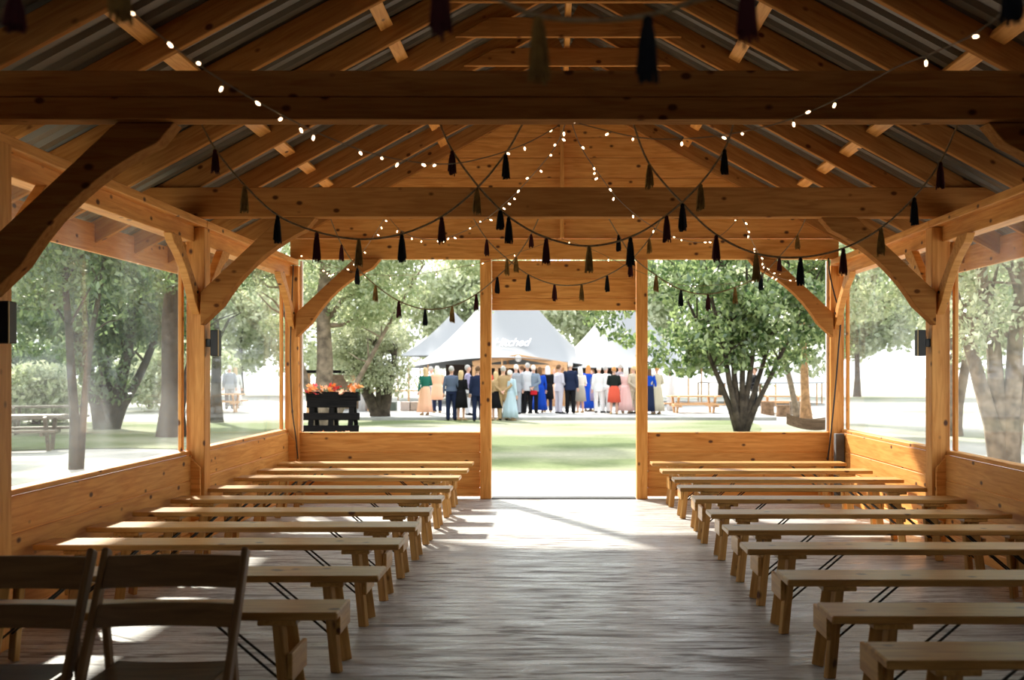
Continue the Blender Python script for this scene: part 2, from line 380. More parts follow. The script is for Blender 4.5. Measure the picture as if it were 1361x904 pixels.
# --- side walls
def planks(x0, x1, zs, d, gap=.011, bm=None, mm=None):
    bm = bm or bmesh.new()
    box_bm(x1-x0-.01, d*.5, zs[-1]-zs[0]-.02, 0, bm, ((x0+x1)/2, 0, (zs[0]+zs[-1])/2))
    for a, b in zip(zs[:-1], zs[1:]):
        box_bm(x1-x0, d, b-a-gap, .003, bm, ((x0+x1)/2, 0, (a+b)/2))
    return bm
RZ = Matrix.Rotation(R(90), 4, 'Z')
bays = [(YB, 1.98), (2.14, 5.18), (5.34, 8.38), (8.54, YF-.08)]
wn = 0
for s, nm, wx in ((-1, 'left', WL), (1, 'right', WR)):
    wl = thing('wall_'+nm, (wx, 4, 0), kind='structure')
    xo = wx+s*.10
    for i, (a, b) in enumerate(bays):
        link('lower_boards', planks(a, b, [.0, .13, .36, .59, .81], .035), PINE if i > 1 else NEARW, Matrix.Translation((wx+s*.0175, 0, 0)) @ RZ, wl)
        beam('sill', (wx+s*.07, a, .825), (wx+s*.07, b, .825), .10, .035, PINE, wl)
        # lower plate timber between the posts
        pw = beam('plate_beam', (wx+s*.05, a, 2.745), (wx+s*.05, b, 2.745), .14, .14, PINE, wl)
        if i < 2:
            link('light_block_boards', planks(a, b, [.86, 1.1, 1.34, 1.58, 1.82, 2.06, 2.30, 2.66], .03), NEARW, Matrix.Translation((wx+s*.06, 0, 0)) @ RZ, wl)  # added boarding that shuts daylight out of the unseen near bays
            continue
        wn += 1
        wt = thing('window_%d' % wn, (xo, (a+b)/2, .85), kind='structure')
        link('plastic_pane', box_bm(.003, b-a-.06, 1.84, 0), PLASTIC, Matrix.Translation((xo+s*.0, (a+b)/2, .845+.92)), wt)
        for yy in (a+.02, b-.02):
            beam('window_frame', (xo-s*.012, yy, .845), (xo-s*.012, yy, 2.67), .035, .05, PINE, wt, up=Vector((0, 1, 0)))
    for a, b in ((YB, 2.05), (2.06, 5.25), (5.255, 8.46), (8.465, YF-.05)):
        beam('wall_plate', (wx+s*.02, a, 2.842), (wx+s*.02, b, 2.842), .25, .066, PINE, wl)
# upright closing the back
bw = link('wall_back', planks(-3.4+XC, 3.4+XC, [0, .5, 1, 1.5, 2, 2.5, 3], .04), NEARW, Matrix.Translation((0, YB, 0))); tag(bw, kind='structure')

# --- far wall
fw = thing('wall_far', (XC, YF, 0), kind='structure')
DL0, DL1, DR0, DR1 = -.90, -.755, .98, 1.125
for a, b in ((XL, DL0), (DR1, XR)):
    link('lower_boards', planks(a, b, [.02, .13, .33, .56, .786], .035), PINE, Matrix.Translation((0, YF+.02, 0)), fw)
    beam('sill', (a, YF+.03, .79), (b, YF+.03, .79), .09, .02, PINE, fw)
for a, b in ((XL, DL0), (DL1, DR0), (DR1, XR)):
    pass
beam('header_board', (XL-.1, YF-.015, 3.005), (XR+.1, YF-.015, 3.005), .05, .245, PINE, fw)
beam('header_board', (XL-.1, YF+.03, 3.262), (XR+.1, YF+.03, 3.262), .05, .25, PINE, fw)
for a, b in ((DL0, DL1), (DR0, DR1)):
    beam('door_post', ((a+b)/2, YF, .001), ((a+b)/2, YF, 2.875), b-a, .13, PINE, fw, up=Vector((1, 0, 0)))
link('door_header', planks(DL1, DR0, [2.268, 2.42, 2.655, 2.875], .035), PINE, Matrix.Translation((0, YF+.02, 0)), fw)
# gable boards cut to the roof line
bm = bmesh.new()
zs = [3.39+.245*k for k in range(8)]
for a, b in zip(zs[:-1], zs[1:]):
    b -= .010
    ha = (ZB+RD-.01-a)/PITCH; hb = max((ZB+RD-.01-b)/PITCH, .01)
    if ha <= .02: break
    q = prism([(XC-ha, a), (XC+ha, a), (XC+hb, b), (XC-hb, b)], YF+.03, YF+.065, bev=.003)
    me = bpy.data.meshes.new('t'); q.to_mesh(me); q.free(); bm.from_mesh(me); bpy.data.meshes.remove(me)
q = prism([(XC-2.7, 3.4), (XC+2.7, 3.4), (XC, ZB+RD-.06)], YF+.04, YF+.055, bev=0); me = bpy.data.meshes.new('t'); q.to_mesh(me); q.free(); bm.from_mesh(me); bpy.data.meshes.remove(me)
link('gable_boards', bm, PINE, None, fw)
beam('gable_stud', (XC-.03, YF-.02, 3.14), (XC-.03, YF-.02, 4.72), .095, .05, PINE, fw, up=Vector((1, 0, 0)))
beam('threshold', (DL1, YF+.02, .006), (DR0, YF+.02, .006), .16, .012, ROD, fw)
# white strips in the jambs of the two far openings
for x in (XL+.022, XR-.022):
    o = beam('trim_1' if x < 0 else 'trim_2', (x, YF+.03, .81), (x, YF+.03, 2.87), .03, .04, WHITE, up=Vector((0, 1, 0))); tag(o, kind='structure')

# ------------------------------------------------------------------ benches
def make_bench(loc):
    t = thing('folding_bench', loc)
    def B(name, p0, p1, wy, hz, m, up=Vector((0, 0, 1)), bev=.004):
        return beam(name, Vector(loc)+Vector(p0), Vector(loc)+Vector(p1), wy, hz, m, t, bev, up)
    B('seat_plank', (-1.1, 0, .4825), (1.1, 0, .4825), .25, .035, BENCH, bev=.006)
    for s in (-1, 1):
        xa, xb = s*.835, s*.885
        B('hinge_batten', (s*.835, -.115, .452), (s*.835, .115, .452), .17, .025, BENCH)
        for yy in (-.085, .085):
            B('leg', (xa, yy*.9, .44), (xb, yy*1.25, .002), .032, .062, BENCH)
        B('cross_plate', (s*.895, -.125, .26), (s*.895, .125, .26), .022, .125, BENCH)
        for yy in (-.035, .035):
            bm = tube_into(bmesh.new(), [Vector(loc)+Vector((s*.50, yy, .463)), Vector(loc)+Vector((s*.86, yy*1.3, .16))], .006, 6)
            link('folding_rod', bm, ROD, None, t)
    return t
ORD = ['first', 'second', 'third', 'fourth', 'fifth', 'sixth', 'seventh', 'eighth', 'ninth', 'tenth', 'eleventh', 'twelfth']
Lrows = [(4.13, -.956), (4.87, -.90), (5.74, -.936), (6.38, -.93), (7.07, -.926), (7.76, -.92), (8.46, -.923), (9.31, -.93), (9.99, -.915), (10.75, -.925)]
Rrows = [(3.455, 1.213), (4.066, 1.185), (4.78, 1.167), (5.59, 1.131), (6.26, 1.139), (6.96, 1.14), (7.75, 1.146), (8.5, 1.12), (9.15, 1.15), (9.95, 1.12), (10.78, 1.10)]
b0 = None; rng = random.Random(5)
for side, rows in (('left', Lrows), ('right', Rrows)):
    for i, (yf, xe) in enumerate(rows):
        cx = xe-1.1 if side == 'left' else xe+1.1
        cx = max(cx, -2.04) if side == 'left' else min(cx, 2.30)
        loc = (cx, yf+.125, 0)
        k = len(rows)-1-i
        lab = 'long backless pine bench in the %s block, %s row counted from the far wall' % (side, ORD[k])
        if i == 0: lab = 'long backless pine bench in the %s block, row nearest the camera' % side
        if i == len(rows)-1: lab = 'long backless pine bench in the %s block, row right against the far wall' % side
        if b0 is None: b0 = make_bench(loc); t = b0
        else: t = copy_tree(b0); t.location = loc
        t.rotation_euler = (0, 0, R(rng.uniform(-.5, .5)))
        tag(t, lab, 'bench', 'rows of wooden benches')

# ------------------------------------------------------------------ two folding chairs facing the camera
def make_chair(loc, rz, label):
    t = thing('folding_chair', loc, label, 'chair', 'wooden folding chairs at the front', rz)
    B_ = basis(t)
    def B(name, p0, p1, wy, hz, m=CHAIRW, up=Vector((0, 0, 1)), par=t, bev=.006):
        o = link(name, box_bm((Vector(p1)-Vector(p0)).length, wy, hz, bev), m, B_ @ frame_from(p0, p1, up), par); return o
    # local: +y is the chair's back, z up, x across.  back upright runs down to the front feet
    def q(z): return .17-(.87-z)*.50           # y of the long frame at height z
    for s in (-1, 1):
        bm = bmesh.new(); x = s*.245
        pts = [(x, q(0), 0.0), (x, q(.45), .45), (x*1.0, q(.87), .87)]
        B('long_leg', (s*.262, q(.0), .001), (s*.262, q(.87), .87), .024, .052, up=Vector((0, 1, 0)))
        B('short_leg', (s*.232, .20, .001), (s*.232, .0+.09, .60), .022, .042, up=Vector((0, 1, 0)))
        B('seat_rail', (s*.205, -.25, .418), (s*.205, .12, .418), .022, .035)
    # curved back slats
    for z0, z1 in ((.735, .845), (.605, .682)):
        bm = bmesh.new(); rows = []
        for k in range(11):
            u = -1+2*k/10; x = u*.25; yb = q((z0+z1)/2)+.03*(1-u*u)
            dz = (z1-z0)
            rows.append([bm.verts.new((x, q(z0)+.03*(1-u*u)+d, z0)) for d in (-.008, .008)]+[bm.verts.new((x, q(z1)+.03*(1-u*u)+d, z1)) for d in (.008, -.008)])
        for a, b in zip(rows[:-1], rows[1:]):
            for k in range(4): bm.faces.new((a[k], a[(k+1) % 4], b[(k+1) % 4], b[k]))
        bm.faces.new(rows[0]); bm.faces.new(rows[-1][::-1]); bmesh.ops.recalc_face_normals(bm, faces=bm.faces)
        link('back_slat', bm, CHAIRW, B_.copy(), t)
    # dished seat
    bm = bmesh.new(); g = []
    for j in range(9):
        v = j/8; y = -.27+v*.42; row = []
        for k in range(11):
            u = -1+2*k/10; row.append(bm.verts.new((u*(.215), y-.02*(1-u*u)*v, .45-.012*(1-u*u)*math.sin(math.pi*v))))
        g.append(row)
    for j in range(8):
        for k in range(10): bm.faces.new((g[j][k], g[j][k+1], g[j+1][k+1], g[j+1][k]))
    bmesh.ops.solidify(bm, geom=bm.faces[:], thickness=.014); bmesh.ops.recalc_face_normals(bm, faces=bm.faces)
    link('seat', bm, CHAIRW, B_.copy(), t)
    B('cross_bar', (-.24, q(.2), .2), (.24, q(.2), .2), .018, .032)
    B('cross_bar', (-.225, .155, .25), (.225, .155, .25), .018, .032)
    return t
make_chair((-1.435, 3.47, 0), R(1), 'wooden folding chair with two curved back slats facing the camera, the one seen whole')
make_chair((-2.005, 3.44, 0), R(2), 'wooden folding chair cut off by the left edge of the picture')

# ------------------------------------------------------------------ wall lamps
def wall_lamp(side, y, z, label):
    s = -1 if side == 'L' else 1; xf = XL if s < 0 else XR
    t = thing('wall_lamp', (xf, y, z), label, 'lamp', 'black up and down lights on the posts')
    link('bracket', box_bm(.05, .07, .07, .004), BLACK, Matrix.Translation((xf-s*.025, y, z)), t)
    link('lamp_body', box_bm(.07, .09, .23, .006), BLACK, Matrix.Translation((xf-s*.085, y, z)), t)
    link('trim_strip', box_bm(.006, .010, .232, .001), plain('brass_edge', (.45, .32, .15), .4, .3), Matrix.Translation((xf-s*.122, y-.042, z)), t)
wall_lamp('L', 5.22, 1.81, 'black rectangular wall lamp on the post at the left picture edge')
wall_lamp('L', 8.45, 1.79, 'black rectangular wall lamp on the left post between the windows')
wall_lamp('R', 8.45, 1.79, 'black rectangular wall lamp on the right post between the windows')

# ------------------------------------------------------------------ cables, short grey post
def cable(name, pts, r, label):
    bm = tube_into(bmesh.new(), spline(pts, 8), r, 6); o = link(name, bm, BLACK); smooth(o); return tag(o, label, 'cable')
cable('power_cable', [px(390, 345, 11.42), px(388, 400, 11.42), px(386, 470, 11.42), px(388, 540, 11.42), px(393, 580, 11.42), px(396, 610, 11.42)], .008, 'black cable running down the far left corner post')
cable('power_cable', [px(1101, 343, 11.40), px(1103, 365, 11.38), px(1110, 395, 11.36), px(1117, 420, 11.40), px(1114, 470, 11.40), px(1109, 530, 11.40), px(1104, 580, 11.40), px(1100, 612, 11.40)], .009, 'black cable hanging down the far right corner post')
o = beam('short_post', (3.36, 11.28, .001), (3.36, 11.28, .80), .10, .09, GREYP, up=Vector((0, 1, 0))); tag(o, 'short dark grey weathered post in the far right corner behind the benches', 'post')

# ------------------------------------------------------------------ tassel garlands
def tassel_bm(seed):
    rg = random.Random(seed); bm = bmesh.new()
    tube_into(bm, [(0, 0, .0), (0, 0, -.006), (0, 0, -.014), (0, 0, -.024), (0, 0, -.030)], [.003, .009, .011, .009, .007], 8)
    for k in range(26):
        a = k*2.4; r = .0125*math.sqrt((k+.5)/26); e = r*1.45+.003; ln = .125+rg.uniform(-.012, .012)
        tube_into(bm, [(r*math.cos(a)*.75, r*math.sin(a)*.75, -.022), (r*math.cos(a)*1.15, r*math.sin(a)*1.15, -.055), (e*math.cos(a), e*math.sin(a), -ln)], [.0032, .0040, .0032], 4)
    return bm
TM = {}
for c in TASS:
    me = bpy.data.meshes.new('tassel'); b_ = tassel_bm(hash(c) % 97 if False else len(c)); b_.to_mesh(me); b_.free(); me.materials.append(TASS[c]); TM[c] = me
def garland(Y, pts, tas, label, rr=.0055):
    P = spline([px(x, y, Y) for x, y in pts], 8)
    t = thing('tassel_garland', P[len(P)//2], label, 'garland', 'tassel garlands under the beams')
    smooth(link('rope', tube_into(bmesh.new(), P, rr, 6), ROPE, None, t))
    for x, c, dl in tas:
        # rope height at this x
        X = (x-VX)*Y/FPX; best = min(P, key=lambda p: abs(p.x-X)); 
        o = link('tassel', TM[c], None, Matrix.Translation((X, Y, best.z)) @ Matrix.Diagonal((1.1, 1.1, dl, 1)) @ Matrix.Rotation(x*.37, 4, 'Z'), t)
        o['label'] = c+' tassel'
Y1 = 5.20
b, m_, k = 'burgundy', 'mustard', 'black'
garland(Y1, [(258, 145), (286, 198), (325, 246), (369, 286), (421, 308), (477, 318), (534, 311), (587, 288), (634, 250), (672, 204), (697, 160)],
        [(286, b, 1), (325, m_, 1.15), (369, k, 1.15), (421, b, 1.25), (477, m_, 1.15), (534, k, 1.15), (587, b, 1.1), (634, m_, 1.1), (672, k, 1.05)], 'tassel garland drooping from the nearest tie beam, left swag')
garland(Y1, [(583, 160), (601, 200), (636, 248), (676, 288), (726, 316), (783, 327), (838, 315), (886, 286), (931, 244), (963, 198), (976, 160)],
        [(601, b, 1), (665, k, .8), (676, k, 1.1), (726, b, 1.1), (783, m_, 1.1), (838, k, 1.2), (886, b, 1.1), (931, m_, 1.1), (963, k, 1.05)], 'tassel garland drooping from the nearest tie beam, middle swag')
garland(Y1, [(842, 165), (863, 218), (907, 270), (952, 312), (1005, 337), (1064, 342), (1121, 330), (1171, 303), (1215, 262), (1250, 215), (1275, 160)],
        [(863, m_, 1.0), (907, k, 1.15), (952, b, 1.1), (1005, m_, 1.15), (1064, k, 1.15), (1121, b, 1.1), (1171, m_, 1.15), (1215, k, 1.15), (1250, b, 1.1)], 'tassel garland drooping from the nearest tie beam, right swag')
Y2 = 8.42
garland(Y2, [(437, 285), (454, 325), (475, 356), (499, 379), (530, 400), (565, 411), (601, 407), (633, 391), (661, 368), (686, 342), (706, 311), (718, 285)],
        [(454, b, 1.1), (475, k, 1.1), (499, m_, 1.1), (530, b, 1.1), (565, k, 1.1), (601, m_, 1.1), (633, b, 1.1), (661, k, 1.1), (686, m_, 1), (706, b, .9)], 'smaller tassel garland hanging from the second tie beam, left swag')
garland(Y2, [(626, 285), (647, 318), (674, 344), (702, 365), (737, 378), (773, 378), (807, 366), (838, 346), (863, 317), (882, 285)],
        [(647, b, 1.1), (674, m_, 1.1), (702, k, 1.1), (737, b, 1.1), (773, m_, 1.1), (807, k, 1.1), (838, b, 1.1), (863, m_, 1)], 'smaller tassel garland hanging from the second tie beam over the doorway')
garland(Y2, [(806, 285), (822, 312), (842, 342), (872, 366), (905, 385), (941, 391), (977, 382), (1011, 366), (1036, 341), (1060, 312), (1073, 285)],
        [(822, k, 1.1), (872, m_, 1.1), (905, k, 1.1), (941, b, 1.1), (977, m_, 1.1), (1011, k, 1.0), (1036, b, 1.0), (1060, m_, 1)], 'smaller tassel garland hanging from the second tie beam, right swag')
Y0 = 1.98
garland(Y0, [(430, -340), (470, -190), (585, -42), (673, 4), (716, 21), (788, 27), (861, 20), (920, 2), (993, -32), (1110, -200), (1150, -340)],
        [(585, b, 1.05), (716, m_, 1.05), (861, k, 1.05), (993, b, 1.05)], 'blurred tassel garland close to the camera at the top of the picture', .005)
garland(Y0, [(-330, -340), (-250, -150), (-130, -30), (20, -10), (160, -60), (270, -150), (330, -340)],
        [(-130, k, 1), (20, b, .6), (160, m_, 1.05)], 'blurred tassel garland in the top left corner close to the camera', .005)
garland(Y0, [(1230, -340), (1260, -150), (1345, -60), (1480, -20), (1600, -60), (1720, -150), (1780, -340)],
        [(1345, k, 1.05), (1480, m_, 1)], 'blurred tassel garland in the top right corner close to the camera', .005)

# ------------------------------------------------------------------ fairy lights
bbm = bmesh.new(); tube_into(bbm, [(0, 0, 0), (0, 0, -.006), (0, 0, -.016), (0, 0, -.021)], [.0022, .0050, .0048, .0015], 8)
BME = bpy.data.meshes.new('bulb'); bbm.to_mesh(BME); bbm.free(); BME.materials.append(BULB)
sbm = tube_into(bmesh.new(), [(0, 0, .018), (0, 0, -.001)], [.003, .0035], 6)
SME = bpy.data.meshes.new('socket'); sbm.to_mesh(SME); sbm.free(); SME.materials.append(WIRE)
def fairy(ctrl, spacing, label, seed, rr=.0028, sz=1.0):
    P = spline([px(x, y, Y) for x, y, Y in ctrl], 10); rg = random.Random(seed)
    t = thing('fairy_light_string', P[len(P)//2], label, 'fairy lights', 'strings of warm fairy lights')
    smooth(link('wire', tube_into(bmesh.new(), P, rr, 5), WIRE, None, t))
    acc = spacing*.5; n = 0
    for a, b2 in zip(P[:-1], P[1:]):
        acc += (b2-a).length
        while acc > spacing and n < 90:
            acc -= spacing*rg.uniform(.6, 1.4); n += 1
            if rg.random() < .35: continue
            e = Euler((rg.uniform(-.9, .9), rg.uniform(-1.6, 1.6), rg.uniform(0, 6.28)))
            M = Matrix.Translation(a+(b2-a)*rg.random()) @ e.to_matrix().to_4x4() @ Matrix.Translation((0, 0, -.018*sz)) @ Matrix.Scale(sz, 4)
            bo = link('bulb', BME, None, M, t)
            so_ = bpy.data.objects.new('socket', SME); COL.objects.link(so_); so_.parent = bo
fairy([(-140, -330, 2.02), (60, -70, 2.5), (175, 18, 2.9), (262, 85, 3.2), (340, 134, 3.5), (430, 180, 3.9), (510, 208, 4.25), (590, 218, 4.55), (650, 208, 4.8), (705, 188, 5.0), (752, 161, 5.2)], .115, 'warm fairy light string from the top left corner to the middle of the nearest beam', 1, sz=0.94)
fairy([(758, 161, 5.2), (800, 172, 5.0), (860, 184, 4.8), (940, 182, 4.5), (1030, 165, 4.2), (1110, 133, 3.9), (1190, 90, 3.5), (1260, 62, 3.2), (1318, 28, 2.9), (1420, -70, 2.5), (1560, -330, 2.02)], .12, 'warm fairy light string from the middle of the nearest beam to the top right corner', 2, sz=0.94)
fairy([(752, 163, 5.22), (738, 195, 5.5), (712, 228, 5.9), (680, 262, 6.4), (640, 295, 7.0), (600, 314, 7.6), (565, 318, 8.0), (535, 308, 8.25), (515, 287, 8.40)], .13, 'warm fairy light string drooping left from the nearest beam to the second beam', 3, sz=1.07)
fairy([(760, 163, 5.22), (772, 195, 5.5), (795, 230, 5.9), (825, 268, 6.4), (862, 298, 7.0), (900, 317, 7.6), (935, 322, 8.0), (962, 310, 8.25), (984, 287, 8.40)], .13, 'warm fairy light string drooping right from the nearest beam to the second beam', 4, sz=1.07)
fairy([(512, 288, 8.44), (500, 308, 8.9), (484, 332, 9.6), (468, 350, 10.3), (440, 364, 11.0), (415, 352, 11.3), (398, 340, 11.42)], .16, 'warm fairy light string running from the second beam to the far left corner', 5, sz=1.23)
fairy([(986, 288, 8.44), (997, 315, 8.9), (1010, 340, 9.6), (1024, 362, 10.3), (1050, 372, 11.0), (1080, 358, 11.3), (1098, 340, 11.42)], .16, 'warm fairy light string running from the second beam to the far right corner', 6, sz=1.23)
fairy([(742, 317, 11.42), (700, 332, 11.38), (650, 347, 11.36), (600, 357, 11.36), (540, 366, 11.36), (470, 362, 11.36), (410, 342, 11.42)], .22, 'warm fairy light string on the far gable above the left opening', 7, sz=1.31)
fairy([(746, 317, 11.42), (790, 333, 11.38), (840, 357, 11.36), (900, 378, 11.36), (960, 378, 11.36), (1030, 365, 11.36), (1092, 342, 11.42)], .22, 'warm fairy light string on the far gable above the right opening', 8, sz=1.31)

# ------------------------------------------------------------------ trees
def leaves_mesh(name, centers, radii, per, size, rg, mt, shell=.55):
    V = []; F = None
    C = []
    for c, r, n in zip(centers, radii, per):
        d = rg.normal(size=(n, 3)); d /= np.linalg.norm(d, axis=1)[:, None]
        rad = rg.uniform(shell, 1, size=(n, 1))**.6
        C.append(np.array(c)+d*rad*np.array(r))
    C = np.concatenate(C); n = len(C)
    a = rg.normal(size=(n, 3)); a /= np.linalg.norm(a, axis=1)[:, None]; a[:, 2] -= .35
    u = rg.normal(size=(n, 3)); b = np.cross(a, u); b /= np.linalg.norm(b, axis=1)[:, None]
    s = size*rg.uniform(.6, 1.25, size=(n, 1))
    v = np.stack([C-a*s*.5, C+b*s*.27, C+a*s*.5, C-b*s*.27], 1).reshape(-1, 3)
    me = bpy.data.meshes.new(name); me.vertices.add(4*n); me.vertices.foreach_set('co', v.astype(np.float32).ravel())
    me.loops.add(4*n); me.loops.foreach_set('vertex_index', np.arange(4*n, dtype=np.int32))
    me.polygons.add(n); me.polygons.foreach_set('loop_start', np.arange(0, 4*n, 4, dtype=np.int32)); me.polygons.foreach_set('loop_total', np.full(n, 4, dtype=np.int32))
    me.update(); me.validate(); me.materials.append(mt); return me
def tree(name, loc, label, stems, crown, nleaf, leafsize, mt, bark=BARK, seed=1, group='trees around the lawn', clusters=26, cr=(.8, 1.3), base_r=.14, extra=()):
    """stems: list of (dx, dy, top_z, radius); crown: (cx,cy,cz, rx,ry,rz) relative to loc"""
    rg = np.random.default_rng(seed); rnd = random.Random(seed)
    t = thing(name, loc, label, 'tree', group)
    o = Vector(loc); bm = bmesh.new(); tips = []
    for dx, dy, tz, r in stems:
        pts = [Vector((0, 0, -.05))+Vector((dx*.04, dy*.04, 0))]
        n = 7
        for k in range(1, n+1):
            f = k/n; wob = Vector((rnd.uniform(-1, 1), rnd.uniform(-1, 1), 0))*.05*tz*f*.35
            pts.append(Vector((dx*f**.9, dy*f**.9, tz*f))+wob)
        tube_into(bm, [o+p for p in pts], [r*1.35]+[r*(1-.75*(k/n)) for k in range(1, n+1)], 7)
        tips.append(pts[-1])
        for k in range(3, n+1):
            for _ in range(2):
                d = Vector((rnd.uniform(-1, 1), rnd.uniform(-1, 1), rnd.uniform(.2, 1))).normalized()*rnd.uniform(.12, .25)*tz
                q = pts[k]; mid = q+d*.5+Vector((0, 0, .06*tz*rnd.uniform(-.5, 1)))
                tube_into(bm, [o+q, o+mid, o+q+d], [r*.3, r*.2, r*.07], 5); tips.append(q+d)
    smooth(link('trunk', bm, bark, None, t))
    cx, cy, cz, rx, ry, rz = crown; cs = []; rs = []
    for i in range(clusters):
        if i < len(tips) and rnd.random() < .4: p = tips[i]
        else:
            d = Vector((rnd.gauss(0, 1), rnd.gauss(0, 1), rnd.gauss(0, 1))).normalized()*rnd.uniform(.35, 1)
            p = Vector((cx+d.x*rx, cy+d.y*ry, cz+d.z*rz))
        cs.append(tuple(o+p)); q = rnd.uniform(*cr); rs.append((q, q, q*.7))
    ns = [nleaf//clusters]*clusters
    for ex, ey, ez, er, en in extra: cs.append(tuple(o+Vector((ex, ey, ez)))); rs.append((er, er, er*.6)); ns.append(en)
    me = leaves_mesh('foliage', cs, rs, ns, leafsize, rg, mt, .25)
    link('foliage', me, None, None, t); return t
GZ = -.13
def gp(x, y):                       # point of the ground seen at x, y
    Y = (EYE-GZ)*FPX/(y-VY); return ((x-VX)*Y/FPX, Y, GZ)
# big many-stemmed tree in the right opening
tree('laurel_tree', gp(985, 574), 'big many-stemmed green tree filling the right hand far opening',
     [(-1.6, .2, 4.2, .095), (-1.0, -.2, 4.8, .10), (-.45, .3, 5.2, .10), (.15, -.1, 5.2, .10), (.7, .1, 5.2, .10), (1.4, .2, 4.6, .09), (2.2, -.2, 4.6, .085)],
     (-.3, 0, 4.1, 3.6, 2.2, 2.4), 15500, .185, LEAF['laurel'], seed=11, clusters=80, cr=(.35, .8), extra=[(-3.3, 0, 3.4, .6, 160), (-3.9, .2, 3.15, .5, 110), (-4.2, 0, 3.5, .5, 120), (-3.5, 0, 2.75, .45, 80), (-3.0, .2, 2.5, .45, 90), (-2.4, 0, 2.0, .5, 120), (-1.6, 0, 1.75, .5, 130), (.9, 0, 1.75, .5, 130), (1.6, 0, 2.1, .5, 130), (-.2, -.2, 1.9, .5, 120), (2.6, 0, 2.3, .5, 90), (-4.6, .3, 3.9, .6, 140)])
tree('olive_tree', gp(507, 558), 'small olive-like tree with a forked dark trunk in front of the white tent, left opening',
     [(-1.1, 0, 2.3, .26), (.5, .1, 2.4, .24), (-.2, -.2, 2.6, .15)], (-.3, 0, 2.9, 1.7, 1.4, .95), 12000, .13, LEAF['olive'], seed=12, clusters=26, cr=(.5, .85))
tree('tall_tree', (-6.0, 24.8, GZ), 'tall tree with a pale rough trunk rising behind the flower planter',
     [(.1, 0, 6.6, .27), (-1.7, .4, 5.4, .12), (2.6, -.2, 4.4, .09)], (1.6, 0, 4.9, 4.6, 2.2, 1.9), 24000, .13, LEAF['birch'], BARKL, seed=13, clusters=60, extra=[(5.6, 1, 5.3, 1.0, 500), (5.0, 1, 4.4, .8, 350), (6.4, 1, 4.6, .9, 400), (4.2, .5, 3.6, .7, 250), (6.9, 1, 5.8, 1, 400)], cr=(.5, 1.0))
# left of the pavilion, seen through the side window
tree('shade_tree', (-12.6, 27.0, GZ), 'bushy tree with a forked trunk in the middle of the near left side window', [(-1.5, 0, 4.5, .26), (-.4, .3, 5, .24), (1.1, 0, 5, .22), (2.1, .3, 4.4, .16)],
     (0, 0, 4.2, 3.8, 2.2, 3.0), 19000, .17, LEAF['dark'], seed=21, clusters=54, cr=(.6, 1.1))
tree('shade_tree', (-9.6, 24.0, GZ), 'dark straight trunk at the right part of the near left side window', [(0, 0, 7, .30), (1.2, .3, 6, .12)],
     (0, 0, 6.0, 2.8, 2.2, 2.2), 10000, .16, LEAF['dark'], seed=22, clusters=28, cr=(.6, 1.1))
tree('shade_tree', (-8.1, 16.2, GZ), 'leafy tree at the left edge, its boughs across the top of the near left window', [(-.3, 0, 5.6, .09), (.5, .2, 5.4, .07)],
     (-.2, .3, 4.6, 2.6, 2.2, 2.0), 17000, .12, LEAF['dark'], seed=23, clusters=46, cr=(.5, .95))
tree('shade_tree', (-13.5, 20.5, GZ), 'pair of brown trunks under leafy boughs, left part of the near left window', [(0, 0, 6, .22), (.6, .2, 6, .16)],
     (0, 0, 4.9, 2.9, 2.4, 3.2), 12000, .15, LEAF['laurel'], seed=24, clusters=34, cr=(.6, 1.1))
tree('shade_tree', (-10.8, 30.5, GZ), 'pale leafy tree seen through the far left side window', [(0, 0, 6, .2)], (0, 0, 5.5, 3.4, 2.4, 2.6), 11000, .16, LEAF['birch'], seed=25, clusters=30, cr=(.6, 1.1))
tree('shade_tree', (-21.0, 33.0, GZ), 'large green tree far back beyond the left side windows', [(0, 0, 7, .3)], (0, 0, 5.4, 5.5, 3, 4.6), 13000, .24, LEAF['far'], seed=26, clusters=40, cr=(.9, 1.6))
for i, (x, y, rr, hh) in enumerate(((-21.5, 38, 3.2, 3.0), (-15.6, 39, 2.6, 2.6), (-18.6, 44, 3.6, 4.2), (-16.0, 29.5, 1.6, 1.5))):
    tree('garden_bush', (x, y, GZ), ['wide dark green bush far off at the left edge of the near left window', 'rounded green bush behind the forked tree on the left', 'tall bush outermost behind the left side windows', 'low green bush beyond the picnic tables on the left'][i], [(-.4, 0, hh*.8, .08), (.4, .1, hh*.8, .08)],
         (0, 0, hh*.62, rr, rr*.6, hh*.5), 8000, .2, LEAF[('dark', 'far', 'laurel', 'far')[i]], seed=70+i, clusters=30, cr=(.6, 1.0), group='bushes on the left')
# right
tree('shade_tree', (8.2, 17.4, GZ), 'many-stemmed tree seen through the near right side window', [(-1.3, 0, 4.8, .17), (-.4, .3, 5, .19), (.5, 0, 5.2, .2), (1.3, .3, 5, .16)],
     (0, 0, 4.3, 2.4, 2.0, 2.2), 11000, .13, LEAF['olive'], BARKL, seed=31, clusters=34, cr=(.5, 1.0))
tree('shade_tree', (10.2, 24.5, GZ), 'pale leafy tree seen through the far right side window', [(-.2, 0, 6, .22), (.9, 0, 5.6, .15)],
     (0, 0, 4.6, 2.9, 2.2, 2.7), 11000, .16, LEAF['birch'], BARKL, seed=32, clusters=30, cr=(.6, 1.1))
tree('shade_tree', (16.5, 28.0, GZ), 'big pale green tree far back beyond the near right window', [(0, 0, 7, .3)], (0, 0, 5.0, 4.4, 3, 4.3), 12000, .2, LEAF['far'], seed=33, clusters=40, cr=(.8, 1.5))
